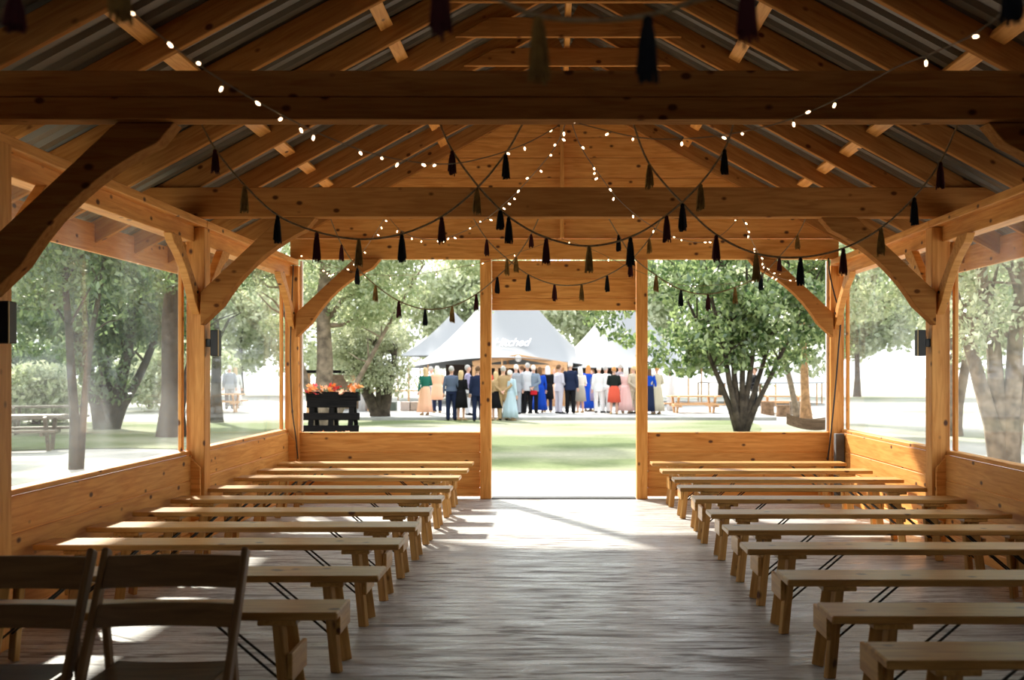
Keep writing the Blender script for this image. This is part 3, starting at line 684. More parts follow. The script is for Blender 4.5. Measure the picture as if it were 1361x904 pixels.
tree('young_tree', gp(1072, 561), 'slim tree with an orange brown trunk at the right side of the right opening', [(-.25, 0, 5.0, .17)], (.1, 0, 5.3, 2.4, 2, 2.2), 8000, .16, LEAF['birch'], plain('orange_bark', (.36, .20, .10), .9, var=.4), seed=34, clusters=26, cr=(.6, 1.1))
tree('young_tree', gp(1062, 558), 'slim leaning grey trunk just left of the orange brown one in the right opening', [(-.9, .2, 4.5, .12)], (0, 0, 5.6, 2, 2, 1.6), 4000, .16, LEAF['birch'], BARKL, seed=35, clusters=16, cr=(.6, 1.1))
# belt of trees behind the tents
rg_ = random.Random(44)
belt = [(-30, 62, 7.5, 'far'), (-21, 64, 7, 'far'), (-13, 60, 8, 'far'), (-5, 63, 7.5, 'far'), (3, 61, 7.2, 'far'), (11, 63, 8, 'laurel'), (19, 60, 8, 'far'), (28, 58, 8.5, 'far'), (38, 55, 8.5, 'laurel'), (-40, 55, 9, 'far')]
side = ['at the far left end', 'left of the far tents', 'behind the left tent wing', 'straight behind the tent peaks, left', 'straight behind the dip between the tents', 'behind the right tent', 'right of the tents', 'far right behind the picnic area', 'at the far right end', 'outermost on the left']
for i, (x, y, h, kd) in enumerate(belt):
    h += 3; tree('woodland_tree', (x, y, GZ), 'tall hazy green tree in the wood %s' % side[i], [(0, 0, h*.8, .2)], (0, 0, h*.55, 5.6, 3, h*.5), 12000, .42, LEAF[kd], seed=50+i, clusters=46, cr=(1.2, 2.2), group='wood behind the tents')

# ------------------------------------------------------------------ tents
def tent(name, c, rx, ry, z0, zp, label, p=1.7, n=40, m=14, rim=lambda a: 0):
    bm = bmesh.new(); rings = []
    for j in range(m+1):
        f = j/m
        rings.append([bm.verts.new((c[0]+rx*f*math.cos(2*math.pi*k/n), c[1]+ry*f*math.sin(2*math.pi*k/n),
                     (z0+rim(2*math.pi*k/n)*f**3)+(zp-z0)*(1-f)**p)) for k in range(n)] if j else [bm.verts.new((c[0], c[1], zp))])
    for k in range(n): bm.faces.new((rings[0][0], rings[1][k], rings[1][(k+1) % n]))
    for j in range(1, m):
        for k in range(n): bm.faces.new((rings[j][k], rings[j+1][k], rings[j+1][(k+1) % n], rings[j][(k+1) % n]))
    t = thing(name, (c[0], c[1], 0), label, 'tent', 'white peaked tents')
    o = smooth(link('canopy', bm, TENT, None, t)); so = o.modifiers.new('cloth', 'SOLIDIFY'); so.thickness = .02
    bm = tube_into(bmesh.new(), [(c[0], c[1], GZ), (c[0], c[1], zp-.05)], .06, 8); smooth(link('centre_pole', bm, OUTWOOD, None, t))
    for a in range(0, 8):
        an = 2*math.pi*a/8; x, y = c[0]+rx*.97*math.cos(an), c[1]+ry*.97*math.sin(an)
        link('side_pole', tube_into(bmesh.new(), [(x, y, GZ), (x, y, z0+rim(an)-.02)], .035, 6), OUTWOOD, None, t)
    return t
YT = 44.0; sc = FPX/YT
def tx(x): return (x-VX)/sc
def tz(y): return EYE-(y-VY)/sc
tent('stretch_tent', (tx(672), YT+2), 4.9, 5.2, tz(489), tz(352), 'large white peaked tent with Hitched written on its front slope', p=1.45, rim=lambda a: .45*max(0, -math.sin(a))**3)
tent('stretch_tent', (tx(832), YT+2), 3.9, 5.0, tz(489), tz(376), 'white peaked tent on the right, half hidden by green leaves', p=1.5)
tent('stretch_tent', (tx(576), YT+9), 3.2, 3.2, tz(470), tz(398), 'small pointed white tent top peeping out above the trees on the left', p=1.4)
tent('stretch_tent', (tx(1035), YT+4), 3.2, 3.5, tz(510), tz(478), 'low grey white tent roof behind the right hand tree', p=1.0)
# lettering lying on the front slope of the main tent
cu = bpy.data.curves.new('tent_lettering', 'FONT'); cu.body = 'Hitched'; cu.size = .80; cu.shear = .35; cu.extrude = .004; cu.align_x = 'CENTER'; cu.space_character = .92
cu.materials.append(TENTTXT)
to = bpy.data.objects.new('tent_lettering', cu); COL.objects.link(to)
to.location = (tx(684)-.1, 42.22, 2.62); to.rotation_euler = (R(40), 0, 0); to.scale = (.68, 1, 1); bpy.context.view_layer.update()
me = bpy.data.meshes.new_from_object(to.evaluated_get(bpy.context.evaluated_depsgraph_get())); me.name = 'tent_lettering'
t2 = bpy.data.objects.new('tent_lettering', me); COL.objects.link(t2); t2.matrix_basis = to.matrix_basis.copy(); bpy.data.objects.remove(to); bpy.data.curves.remove(cu); to = t2; to.name = 'tent_lettering'
tag(to, 'white handwritten word Hitched on the big tent slope', 'sign')

# timber porch under the tent, with dark inside
pt = thing('tent_porch', (tx(695), YT-2.6, GZ), 'orange timber porch gable with a dark entrance behind the guests', 'porch')
def PW(x, y): return ((x-VX)*(YT-2.6)/FPX, YT-2.6, EYE-(y-VY)*(YT-2.6)/FPX)
beam('gable_beam', PW(628, 483), PW(689, 474), .12, .2, OUTWOOD, pt); beam('gable_beam', PW(689, 474), PW(754, 485), .12, .2, OUTWOOD, pt)
beam('cross_beam', PW(630, 487), PW(754, 487), .10, .16, OUTWOOD, pt)
for x in (630, 660, 716, 733, 752):
    a = PW(x, 487); beam('porch_post', (a[0], a[1], GZ), a, .14, .14, OUTWOOD, pt, up=Vector((0, 1, 0)))
link('infill_panel', prism([(PW(716, 0)[0], GZ), (PW(752, 0)[0], GZ), (PW(752, 0)[0], 1.68), (PW(716, 0)[0], 1.72)], YT-2.5, YT-2.45), OUTWOOD, None, pt)
c = bmesh.new(); bmesh.ops.create_uvsphere(c, u_segments=12, v_segments=8, radius=.14)
smooth(link('round_lamp', c, WHITE, Matrix.Translation(Vector(PW(689, 477))+Vector((0, -.12, 0))), pt))
bk = link('tent_back_wall', box_bm(9.7, .1, 1.95, 0), plain('tent_inside_shade', (.07, .05, .04), .9), Matrix.Translation((-.65, YT+4.4, .85)))  # shade inside the tent put into the wall colour
tag(bk, 'back wall inside the open tent, coloured dark for the shade in there', 'wall')
patio = link('patio', box_bm(16, 16.4, .12, .01), CONC, Matrix.Translation((-.6, 40.0, -.075))); tag(patio, kind='structure')

# hut on the left, white drape, tables
ht = thing('garden_hut', px(440, 550, 37), 'brown timber hut with a dark flat roof behind the planter', 'hut')
a = px(410, 496, 37); b2 = px(470, 496, 37)
hw_ = b2.x-a.x
link('hut_wall', box_bm(hw_, .1, 1.5, .01), plain('hut_brown', (.26, .19, .13), .9, var=.3), Matrix.Translation((a.x+hw_/2, 38.6, .62)), ht)
for x in (a.x, a.x+hw_): beam('hut_post', (x, 37, GZ), (x, 37, 1.42), .13, .13, OUTWOOD, ht, up=Vector((0, 1, 0)))
link('hut_roof', box_bm(hw_+.7, 2.4, .12, .01), DARKWOOD, Matrix.Translation((a.x+hw_/2, 37.8, 1.49)), ht)
def drape(xa, ya0, ya1, Y, wdt, label):
    p0 = px(xa, ya1, Y); p1 = px(xa, ya0, Y); bm = bmesh.new(); nn = 24; A = []; B = []
    for k in range(nn):
        an = 2*math.pi*k/nn; r = wdt/2*(1+.18*math.cos(6*an))
        A.append(bm.verts.new((p0.x+r*math.cos(an), Y+r*math.sin(an), p0.z))); B.append(bm.verts.new((p0.x+r*.8*math.cos(an), Y+r*.8*math.sin(an), p1.z)))
    for k in range(nn): bm.faces.new((A[k], A[(k+1) % nn], B[(k+1) % nn], B[k]))
    bm.faces.new(A[::-1]); bm.faces.new(B)
    tag(smooth(link('hanging_drape', bm, plain('drape_white', (.62, .60, .60), .8), None)), label, 'drape')
drape(483, 494, 546, 36.5, .32, 'white gathered drape tied to a pole beside the left hut')
drape(892, 500, 546, 36.5, .30, 'white gathered drape behind the guests in the right opening')

GREYW = wood('weathered_wood', (.10, .08, .06), (.20, .16, .12), knots=False)
def table(loc, L_, W_, H_, rz, label, mt=OUTWOOD, benches=False, name='garden_table', grp=None):
    t = thing(name, loc, label, 'table', grp, rz); Bm = basis(t)
    def bx(nm, sx, sy, sz, at, rot=None):
        M = Bm @ Matrix.Translation(at)
        if rot: M = M @ rot
        link(nm, box_bm(sx, sy, sz, .005), mt, M, t)
    for k in range(5): pass
    bx('tabletop', L_, W_, .05, (0, 0, H_-.025))
    if benches:
        for s in (-1, 1): bx('bench_seat', L_, .26, .05, (0, s*(W_/2+.28), .44))
        for u in (-1, 1):
            bx('support_rail', .06, W_+.8, .08, (u*L_*.36, 0, .38))
            for s in (-1, 1): bx('leg', .07, .09, H_*1.08, (u*L_*.36, s*W_*.38, H_*.47), Matrix.Rotation(R(-s*24), 4, 'X'))
    else:
        for u in (-1, 1):
            for s in (-1, 1): bx('leg', .11, .11, H_-.05, (u*(L_/2-.1), s*(W_/2-.08), (H_-.05)/2))
    return t
p = px(527, 550, 36.6); table((p.x, 36.6, -.015), 2.2, .7, .8, 0, 'light wood table with boxes under it beside the guests on the left')
for i, (x, cl) in enumerate(((540, (.62, .55, .52)), (520, (.12, .16, .14)), (552, (.5, .42, .36)))):
    p = px(x, 548, 36.9); o = link('storage_box', box_bm(.42, .35, .34, .02), plain('box_%d' % i, cl), Matrix.Translation((p.x, 36.9, .157)))
    tag(o, ['pale pink box under the light wood table', 'dark green crate under the light wood table, left one', 'tan box under the light wood table, by its right leg'][i], 'box')
PG = 'picnic tables on the gravel'
p = px(922, 548, 35); table((p.x, 35, GZ), 1.9, .75, .75, R(8), 'picnic table left of the big tree trunk in the right opening', benches=True, name='picnic_table', grp=PG)
p = px(1040, 548, 37); table((p.x, 37, GZ), 1.6, .7, .7, R(-10), 'picnic table right of the big tree trunk', OUTWOOD, True, 'picnic_table', PG)
table((-11.2, 19.8, GZ), 1.9, .75, .75, R(15), 'grey picnic table seen low through the near left side window', GREYW, True, 'picnic_table', PG)
table((-13.3, 25, GZ), 1.9, .75, .75, R(20), 'picnic table farther off behind the near left side window', GREYW, True, 'picnic_table', PG)
table((-13.5, 38, GZ), 2.2, .75, .75, R(5), 'picnic table across the lawn seen through the far left side window', OUTWOOD, True, 'picnic_table', PG)
p = px(1082, 572, 26.0)
bm = bmesh.new()                                     # old boat-like trough
rows = []
for k in range(13):
    u = -1+2*k/12; ww = .32*(1-u**4)+.02; zz = .16*u*u
    rows.append([bm.verts.new((p.x+u*.75, 26+s_*ww*f_, GZ+z_+zz)) for s_, f_, z_ in ((-1, 1, .34), (-1, .6, .05), (1, .6, .05), (1, 1, .34), (1, .85, .30), (-1, .85, .30))])
for a_, b_ in zip(rows[:-1], rows[1:]):
    for q_ in range(6): bm.faces.new((a_[q_], a_[(q_+1) % 6], b_[(q_+1) % 6], b_[q_]))
bm.faces.new(rows[0]); bm.faces.new(rows[-1][::-1]); bmesh.ops.recalc_face_normals(bm, faces=bm.faces)
tag(link('wooden_trough', bm, wood('trough_wood', (.10, .06, .035), (.2, .13, .08), False)), 'dark boat-shaped wooden trough low at the right end of the right opening', 'trough')
for x, y, Y, s_, lab in ((1020, 546, 35.5, .5, 'brown log stool just right of the big tree trunk'), (1041, 549, 34.5, .42, 'brown log stool farther right of the big tree trunk'), (1058, 545, 36, .5, 'pale log stool left of the slim trunks')):
    q_ = px(x, y, Y); bm = tube_into(bmesh.new(), [(q_.x, Y, GZ), (q_.x, Y, GZ+.2), (q_.x, Y, GZ+s_)], [.26, .24, .25], 12)
    tag(link('log_stool', bm, BARKL if 'pale' in lab else plain('log_brown', (.20, .12, .07), .9, var=.4)), lab, 'stool', 'log stools by the big tree')

# pallet flower planter, leaning A-frame
PY = 20.0
pc = px(437, 560, PY)
fp = thing('pallet_planter', (pc.x, PY, GZ), 'black slatted pallet planter full of orange and red flowers', 'planter')
lean = .40
def pl(zf): return PY+lean*zf
for k, z in enumerate((.12, .38, .64, .90)):
    half = .60-.0*z+.02*k
    link('slat', box_bm(1.22-(.16 if k == 3 else 0), .035, .155, .006), DARKWOOD, Matrix.Translation((pc.x, PY+.32*z-.02, GZ+z+.06)) @ Matrix.Rotation(R(-16), 4, 'X'), fp)
for xx in (-.42, 0, .42):
    beam('rail', (pc.x+xx, PY-.01, GZ), (pc.x+xx, PY+.36, GZ+1.14), .10, .08, DARKWOOD, fp, up=Vector((0, 1, 0)))
    beam('rail', (pc.x+xx, PY+.95, GZ), (pc.x+xx, PY+.44, GZ+1.14), .08, .08, DARKWOOD, fp, up=Vector((0, 1, 0)))
link('trough', box_bm(1.1, .3, .2, .01), DARKWOOD, Matrix.Translation((pc.x, PY+.42, GZ+1.12)), fp)
link('trough', box_bm(1.2, .3, .2, .01), DARKWOOD, Matrix.Translation((pc.x, PY-.16, GZ+.12)), fp)
def flower_bm(rg):
    bm = bmesh.new()
    for k in range(6):
        a = k*math.pi/3; d = Vector((math.cos(a), math.sin(a), .35)); e = Vector((-math.sin(a), math.cos(a), 0))
        v = [bm.verts.new(x_) for x_ in ((0, 0, 0), d*.035+e*.022, d*.062, d*.035-e*.022)]; bm.faces.new(v)
    bmesh.ops.create_icosphere(bm, subdivisions=1, radius=.014)
    return bm
FC = [plain('flower_orange', (.85, .28, .07), .7), plain('flower_red', (.65, .05, .05), .7), plain('flower_peach', (.9, .48, .28), .7)]
FM = []
for i in range(3):
    me = bpy.data.meshes.new('flower'); q_ = flower_bm(None); q_.to_mesh(me); q_.free(); me.materials.append(FC[i]); FM.append(me)
rg_ = random.Random(9)
for band, (zz, yy, nn) in enumerate(((1.26, .42, 46), (.27, -.2, 30))):
    for k in range(nn):
        M = Matrix.Translation((pc.x+rg_.uniform(-.55, .58), PY+yy+rg_.uniform(-.18, .12), GZ+zz+rg_.uniform(-.09, .09))) @ Euler((rg_.uniform(.3, 1.6), rg_.uniform(-.6, .6), rg_.uniform(0, 6))).to_matrix().to_4x4() @ Matrix.Scale(1.25, 4)
        o = link('flower', FM[rg_.choice((0, 0, 1, 2))], None, M, fp)
link('greenery', leaves_mesh('greenery', [(pc.x-.3, PY+.42, GZ+1.2), (pc.x+.3, PY+.42, GZ+1.2)], [(.35, .14, .1), (.35, .14, .1)], [160, 160], .07, np.random.default_rng(3), LEAF['dark']), None, None, fp)
link('greenery', leaves_mesh('greenery', [(pc.x, PY-.17, GZ+.24)], [(.6, .12, .08)], [200], .07, np.random.default_rng(4), LEAF['dark']), None, None, fp)

# ------------------------------------------------------------------ people
def remesh(bm, voxel, name, sm=2):
    me = bpy.data.meshes.new('t'); bmesh.ops.recalc_face_normals(bm, faces=bm.faces); bm.to_mesh(me); bm.free()
    o = bpy.data.objects.new('t', me); COL.objects.link(o)
    r = o.modifiers.new('r', 'REMESH'); r.mode = 'VOXEL'; r.voxel_size = voxel; r.use_smooth_shade = True
    s = o.modifiers.new('s', 'SMOOTH'); s.iterations = sm; s.factor = .5
    dg = bpy.context.evaluated_depsgraph_get(); out = bpy.data.meshes.new_from_object(o.evaluated_get(dg)); out.name = name
    bpy.data.objects.remove(o); bpy.data.meshes.remove(me); return out
def ell(bm, c, r, seg=14):
    M = Matrix.Translation(c) @ Matrix.Diagonal((*r, 1)); bmesh.ops.create_uvsphere(bm, u_segments=seg, v_segments=seg//2+2, radius=1, matrix=M)
def loft(bm, rows, seg=20, wave=0, nw=9):
    """rows: (cx, cy, z, rx, ry); closed"""
    rings = []
    for i, (cx, cy, z, rx, ry) in enumerate(rows):
        wv = wave*i/len(rows)
        rings.append([bm.verts.new((cx+rx*(1+wv*math.cos(nw*2*math.pi*k/seg))*math.cos(2*math.pi*k/seg), cy+ry*(1+wv*math.cos(nw*2*math.pi*k/seg))*math.sin(2*math.pi*k/seg), z)) for k in range(seg)])
    for a, b2 in zip(rings[:-1], rings[1:]):
        for k in range(seg): bm.faces.new((a[k], a[(k+1) % seg], b2[(k+1) % seg], b2[k]))
    bm.faces.new(rings[0][::-1]); bm.faces.new(rings[-1])
# the figure faces +y.  pose: arm joints (elbow, wrist) for right (+x) and left, leg spread
SH = Vector((.175, -.005, 1.405))
POSES = {
    'down':   [((.235, -.03, 1.13), (.25, .03, .88)), ((-.235, -.03, 1.13), (-.25, .03, .88))],
    'bent':   [((.24, -.04, 1.13), (.15, .20, 1.10)), ((-.235, -.03, 1.13), (-.25, .03, .88))],
    'behind': [((.27, -.09, 1.14), (.06, -.17, .97)), ((-.27, -.09, 1.14), (-.05, -.185, .95))],
    'front':  [((.24, .0, 1.13), (.07, .21, 1.03)), ((-.24, .0, 1.13), (-.08, .20, 1.08))],
    'around': [((.235, -.03, 1.13), (.15, .2, 1.05)), ((-.36, -.06, 1.16), (-.47, -.12, 1.08))],
}
def arm(bm, s, el, wr, infl=0, hand=True):
    sh = Vector((SH.x*s, SH.y, SH.z)); el = Vector(el); wr = Vector(wr)
    tube_into(bm, [sh+Vector((-s*.03, 0, .01)), sh, sh.lerp(el, .5), el, el.lerp(wr, .45), wr.lerp(el, .02)],
              [.05+infl, .058+infl, .047+infl, .040+infl, .036+infl, .026+infl*1.0], 10)
    if hand:
        d = (wr-el).normalized(); side = d.cross(Vector((0, 0, 1)) if abs(d.z) < .8 else Vector((0, 1, 0))).normalized(); nrm = d.cross(side)
        tube_into(bm, [wr-d*.02, wr+d*.03, wr+d*.075, wr+d*.09], [(.022, .018), (.036, .016), (.040, .015), (.034, .012)], 8)
        for k in range(4):
            b0_ = wr+d*.075+side*(.028-.0187*k); ln = (.066, .075, .07, .055)[k]
            tube_into(bm, [b0_, b0_+d*ln*.55+nrm*.006, b0_+d*ln*.95+nrm*.022], [.0095, .009, .0075], 6)
        tube_into(bm, [wr+d*.03+side*.025, wr+d*.055+side*.052, wr+d*.085+side*.058+nrm*.012], [.012, .0105, .0085], 6)
def body_mesh(pose):
    bm = bmesh.new()
    tube_into(bm, [(0, 0, .86), (0, 0, .95), (0, .0, 1.08), (0, .0, 1.22), (0, -.005, 1.36), (0, -.005, 1.43), (0, 0, 1.47)],
              [(.145, .105), (.16, .11), (.13, .095), (.15, .102), (.165, .095), (.125, .072), (.06, .05)], 14, a0=(1, 0, 0))
    tube_into(bm, [(0, 0, 1.44), (0, .005, 1.50), (0, .01, 1.56)], [.062, .052, .055], 10)
    ell(bm, (0, .0, 1.645), (.076, .096, .115)); ell(bm, (0, .03, 1.585), (.055, .065, .055))       # skull, jaw
    tube_into(bm, [(0, .085, 1.655), (0, .112, 1.625), (0, .092, 1.612)], [.008, .015, .012], 6)    # nose
    ell(bm, (0, .086, 1.585), (.024, .012, .010), 8)                                             # mouth
    for s in (-1, 1):
        ell(bm, (s*.078, .0, 1.635), (.012, .022, .032), 8)
        ell(bm, (s*.03, .082, 1.648), (.014, .012, .009), 8)
        el, wr = POSES[pose][0 if s > 0 else 1]; arm(bm, s, el, wr)
        tube_into(bm, [(s*.085, 0, .93), (s*.095, .005, .78), (s*.10, .01, .52), (s*.10, -.01, .42), (s*.105, -.02, .25), (s*.105, -.02, .09)],
                  [.09, .085, .055, .055, .05, .036], 12)
        tube_into(bm, [(s*.105, -.06, .045), (s*.108, .02, .05), (s*.115, .11, .03), (s*.12, .17, .025)], [(.035, .035), (.042, .04), (.042, .026), (.03, .016)], 8, a0=(1, 0, 0))
    return remesh(bm, .0095, 'body')
BODY = {p_: body_mesh(p_) for p_ in POSES}
for b_ in BODY.values(): b_.materials.append(SKIN)
def top_mesh(pose, jacket):
    bm = bmesh.new(); i_ = .028 if jacket else .016
    lowz = .80 if jacket else .95
    loft(bm, [(0, 0, lowz, .175+i_, .125+i_), (0, 0, .97, .17+i_, .12+i_), (0, 0, 1.10, .14+i_, .10+i_), (0, 0, 1.25, .165+i_*.8, .11+i_), (0, -.005, 1.37, .185+i_*.5, .105+i_*.8), (0, -.005, 1.44, .14, .085), (0, 0, 1.475, .075, .07)], 18)
    for s in (-1, 1):
        el, wr = POSES[pose][0 if s > 0 else 1]; arm(bm, s, el, wr, .014 if jacket else .009, False)
    return remesh(bm, .014, 'jacket' if jacket else 'shirt', 3)
TOP = {(p_, j_): top_mesh(p_, j_) for p_ in POSES for j_ in (0, 1)}
def legs_mesh():
    bm = bmesh.new()
    loft(bm, [(0, 0, .86, .185, .13), (0, 0, .93, .185, .13), (0, 0, 1.03, .165, .12)], 16)
    for s in (-1, 1): tube_into(bm, [(s*.085, 0, .95), (s*.097, .005, .78), (s*.103, .0, .5), (s*.107, -.015, .3), (s*.108, -.012, .06)], [.10, .10, .078, .072, .07], 12)
    return remesh(bm, .014, 'trousers', 2)
TROU = legs_mesh()
def simple(fn):
    me = bpy.data.meshes.new('t'); bm = bmesh.new(); fn(bm); bmesh.ops.recalc_face_normals(bm, faces=bm.faces)
    for f in bm.faces: f.smooth = True
    bm.to_mesh(me); bm.free(); return me
SKIRT = {'long': simple(lambda b: loft(b, [(0, 0, 1.06, .155, .125), (0, 0, .95, .195, .15), (0, 0, .7, .22, .18), (0, 0, .4, .26, .22), (0, 0, .12, .30, .26)], 36, .09)),
         'knee': simple(lambda b: loft(b, [(0, 0, 1.06, .155, .125), (0, 0, .95, .195, .15), (0, 0, .75, .22, .18), (0, 0, .45, .25, .20)], 36, .05)),
         'coat': simple(lambda b: loft(b, [(0, 0, 1.1, .175, .14), (0, 0, .95, .205, .16), (0, 0, .75, .22, .175), (0, 0, .5, .235, .19)], 24, .02))}
def shoes_fn(b):
    for s in (-1, 1): tube_into(b, [(s*.105, -.075, .04), (s*.107, -.05, .05), (s*.108, .02, .055), (s*.115, .11, .035), (s*.12, .185, .028)], [(.03, .03), (.044, .042), (.05, .046), (.048, .032), (.034, .022)], 10, a0=(1, 0, 0))
SHOES = simple(shoes_fn)
def hair_short(b):
    ell(b, (0, -.014, 1.668), (.086, .104, .108), 16)
    bmesh.ops.delete(b, geom=[v for v in b.verts if (v.co.y > .045 and v.co.z < 1.70) or v.co.z < 1.60], context='VERTS')
def hair_long(b):
    loft(b, [(0, -.055, 1.36, .07, .025), (0, -.06, 1.45, .095, .035), (0, -.04, 1.56, .095, .06), (0, -.02, 1.64, .092, .088), (0, -.012, 1.71, .082, .085), (0, -.012, 1.765, .045, .05)], 18)
HAIR = {'short': simple(hair_short), 'long': simple(hair_long)}
def hat_fn(b): loft(b, [(0, 0, 1.70, .17, .17), (0, 0, 1.71, .175, .175), (0, 0, 1.718, .10, .10), (0, 0, 1.80, .085, .09), (0, 0, 1.81, .05, .05)], 20)
HAT = simple(hat_fn)
HC = {'white': (.75, .73, .70), 'blond': (.62, .46, .26), 'brown': (.14, .08, .045), 'grey': (.45, .44, .43), 'ginger': (.55, .26, .10)}
CC = {}
def cm(col):
    if col not in CC: CC[col] = plain('cloth_%d' % len(CC), col, .85, spec=.1)
    return CC[col]
def part(nm, me, mt, t):
    o = bpy.data.objects.new(nm, me); COL.objects.link(o)
    if not me.materials: me.materials.append(mt)
    o.material_slots[0].link = 'OBJECT'; o.material_slots[0].material = mt
    o.parent = t; return o
navy = (.015, .022, .055); blackc = (.01, .01, .012); grey = (.30, .32, .36); lgrey = (.55, .56, .60); tan = (.42, .29, .16); pale = (.72, .75, .76); blue = (.01, .06, .42); coral = (.62, .10, .06); peach = (.82, .48, .32); pink = (.80, .52, .50); teal = (.02, .14, .10); lblue = (.45, .58, .68)
PCOUNT = [0]
def person(x, y_feet, h, face, pose, hair, topc, jacket, bottom, botc, label, hairlen='short', hat=None, bag=None):
    if y_feet < 556: z = -.015; Y = (EYE-z)*FPX/(y_feet-VY)
    else: z = GZ+.013; Y = min((EYE-z)*FPX/(y_feet-VY), 31.5)
    if z > -.05: PCOUNT[0] += 1; Y += (0, .6, 1.2)[PCOUNT[0] % 3]
    X = (x-VX)*Y/FPX
    t = thing('person', (X, Y, z), label, 'person', 'wedding guests gathered by the tents', R(face*1.3+((x*13) % 40-20))); s = h/1.765; t.scale = (s, s, s)
    part('body', BODY[pose], SKIN, t)
    part('jacket' if jacket else 'shirt', TOP[(pose, 1 if jacket else 0)], cm(topc), t)
    if bottom == 'trousers': part('trousers', TROU, cm(botc), t)
    else: part({'long': 'long_skirt', 'knee': 'skirt', 'coat': 'coat_skirt'}[bottom], SKIRT[bottom], cm(botc), t)
    if bottom == 'coat': part('trousers', TROU, cm(navy), t)
    part('shoes', SHOES, cm(blackc if bottom == 'trousers' else tan), t)
    part('hair', HAIR[hairlen], cm(HC[hair]), t)
    if hat: part('hat', HAT, cm(hat), t)
    if bag:
        wr = Vector(POSES[pose][0][1]); bb = box_bm(.24, .08, .16, .02); o = link('handbag', bb, cm(bag)); o.parent = t; o.matrix_basis = Matrix.Translation(wr+Vector((0, .02, -.2)))
    return t
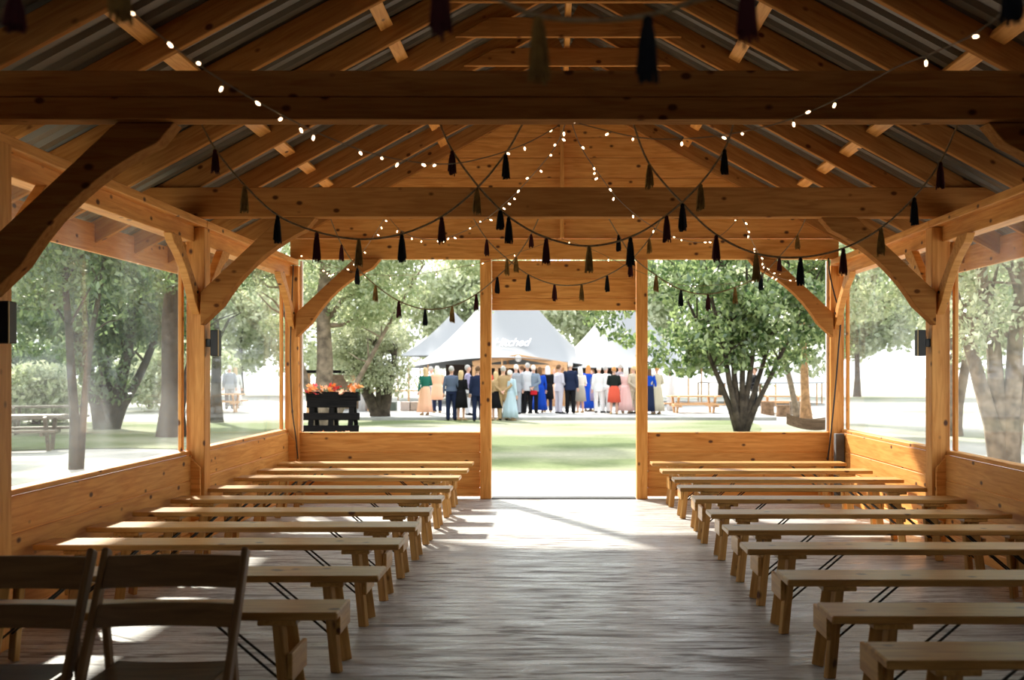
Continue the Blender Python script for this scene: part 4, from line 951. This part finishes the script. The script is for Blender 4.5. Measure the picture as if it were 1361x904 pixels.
PEO = [
 (565, 552, 1.66, 20, 'bent', 'blond', teal, 0, 'long', peach, 'guest in a dark green top and long peach skirt, leftmost in the crowd', 'long'),
 (573, 548, 1.70, -30, 'down', 'grey', lgrey, 0, 'trousers', grey, 'guest in a pale shirt half hidden between the green top and the peach coat', 'short'),
 (581, 551, 1.72, 5, 'front', 'white', peach, 1, 'coat', peach, 'white haired guest in a peach knee-length coat with navy trousers', 'long'),
 (600, 557, 1.80, 15, 'down', 'grey', (.10, .13, .20), 0, 'trousers', navy, 'man in a dark waistcoat and navy trousers at the near left of the crowd', 'short'),
 (613, 557, 1.66, -10, 'bent', 'blond', blackc, 0, 'knee', blackc, 'long-haired blond woman in a black dress holding a white bag', 'long', None, (.8, .78, .75)),
 (622, 552, 1.74, -60, 'front', 'grey', (.30, .28, .42), 0, 'trousers', lgrey, 'guest in a lilac grey shirt just right of the woman in black', 'short'),
 (635, 560, 1.80, 10, 'bent', 'brown', navy, 1, 'trousers', navy, 'man in a navy suit partly behind the left door post', 'short'),
 (647, 552, 1.70, 0, 'down', 'brown', coral, 0, 'knee', coral, 'guest hidden behind the left door post', 'long'),
 (659, 559, 1.62, 30, 'bent', 'blond', tan, 0, 'knee', blackc, 'woman in a tan top and black skirt right beside the left door post', 'long'),
 (669, 559, 1.80, 0, 'behind', 'grey', tan, 0, 'trousers', tan, 'man in a tan waistcoat and tan trousers with hands behind his back', 'short'),
 (678, 556, 1.66, -20, 'down', 'white', lblue, 0, 'long', lblue, 'woman in a long light blue dress behind the man in tan', 'short'),
 (686, 553, 1.76, 0, 'down', 'white', grey, 1, 'trousers', grey, 'man in a mid grey suit with white hair', 'short'),
 (693, 550, 1.72, 50, 'front', 'brown', (.7, .7, .7), 0, 'trousers', blackc, 'guest in a white top and black trousers between two grey jackets', 'short'),
 (701, 551, 1.82, 10, 'bent', 'grey', lgrey, 1, 'trousers', blackc, 'tall man in a pale grey jacket and black trousers', 'short'),
 (709, 552, 1.74, -10, 'behind', 'white', (.20, .25, .32), 1, 'trousers', blackc, 'man in a blue grey jacket holding a red bag behind', 'short', None, (.5, .02, .03)),
 (717, 549, 1.68, 20, 'down', 'brown', blue, 0, 'long', blue, 'woman in a long bright blue dress, left of the woman in black', 'long'),
 (728, 549, 1.72, 0, 'front', 'white', blackc, 1, 'coat', blackc, 'white haired woman in a long black coat', 'long'),
 (736, 547, 1.66, 160, 'down', 'ginger', peach, 0, 'knee', peach, 'guest in a peach dress behind the black coat', 'long'),
 (743, 550, 1.76, -40, 'front', 'brown', (.50, .48, .56), 1, 'trousers', (.50, .48, .56), 'man in a pale lilac grey suit standing sideways', 'short'),
 (758, 551, 1.86, 0, 'down', 'white', navy, 1, 'trousers', blackc, 'big man in a dark navy suit in the middle of the doorway', 'short'),
 (771, 551, 1.68, 15, 'around', 'white', (.7, .66, .6), 0, 'knee', (.42, .40, .34), 'white haired woman in a cream top standing close beside the man in the dark navy suit', 'long'),
 (782, 547, 1.76, 0, 'down', 'ginger', blue, 0, 'long', blue, 'ginger haired woman in a long royal blue dress', 'long'),
 (787, 548, 1.60, 100, 'bent', 'brown', (.10, .12, .25), 0, 'knee', (.25, .22, .35), 'shorter guest in a dark patterned dress right of the royal blue dress', 'long'),
 (796, 551, 1.72, 0, 'down', 'white', pale, 1, 'trousers', pale, 'white haired guest in an almost white suit', 'short'),
 (805, 549, 1.72, -30, 'bent', 'grey', pale, 0, 'trousers', (.6, .6, .6), 'guest in a pale shirt behind the white suit', 'short'),
 (816, 552, 1.68, 10, 'front', 'ginger', (.015, .02, .018), 0, 'knee', coral, 'woman in a black top and coral skirt', 'short'),
 (824, 550, 1.80, 0, 'bent', 'grey', (.30, .27, .30), 1, 'trousers', (.12, .06, .05), 'man in a brown grey jacket behind the coral skirt', 'short'),
 (832, 550, 1.70, 0, 'down', 'white', pink, 0, 'long', pink, 'white haired woman in a pale pink long dress', 'long'),
 (842, 551, 1.72, 20, 'behind', 'blond', (.50, .42, .32), 1, 'trousers', (.50, .42, .32), 'guest in a beige suit at the left side of the right door post', 'short'),
 (853, 551, 1.72, -20, 'down', 'brown', grey, 1, 'trousers', navy, 'guest standing behind the right door post', 'short'),
 (863, 551, 1.68, -10, 'down', 'brown', blue, 0, 'long', navy, 'guest in a blue dress just right of the right door post', 'long'),
 (873, 552, 1.72, 10, 'bent', 'ginger', (.50, .44, .34), 0, 'long', (.50, .44, .34), 'guest in a cream long dress, rightmost of the crowd', 'short'),
 (1003, 549, 1.66, 60, 'front', 'brown', blackc, 1, 'trousers', blackc, 'person in black standing just behind the big tree trunk', 'short'),
 (305, 545, 1.75, 30, 'down', 'white', grey, 1, 'trousers', grey, 'guest in a grey suit seen through the far left side window', 'short'),
 (313, 545, 1.68, 0, 'down', 'blond', pale, 0, 'long', pale, 'guest in a pale long dress seen through the far left side window', 'long'),
]
for q_ in sorted(PEO, key=lambda q: q[0]): person(*q_)
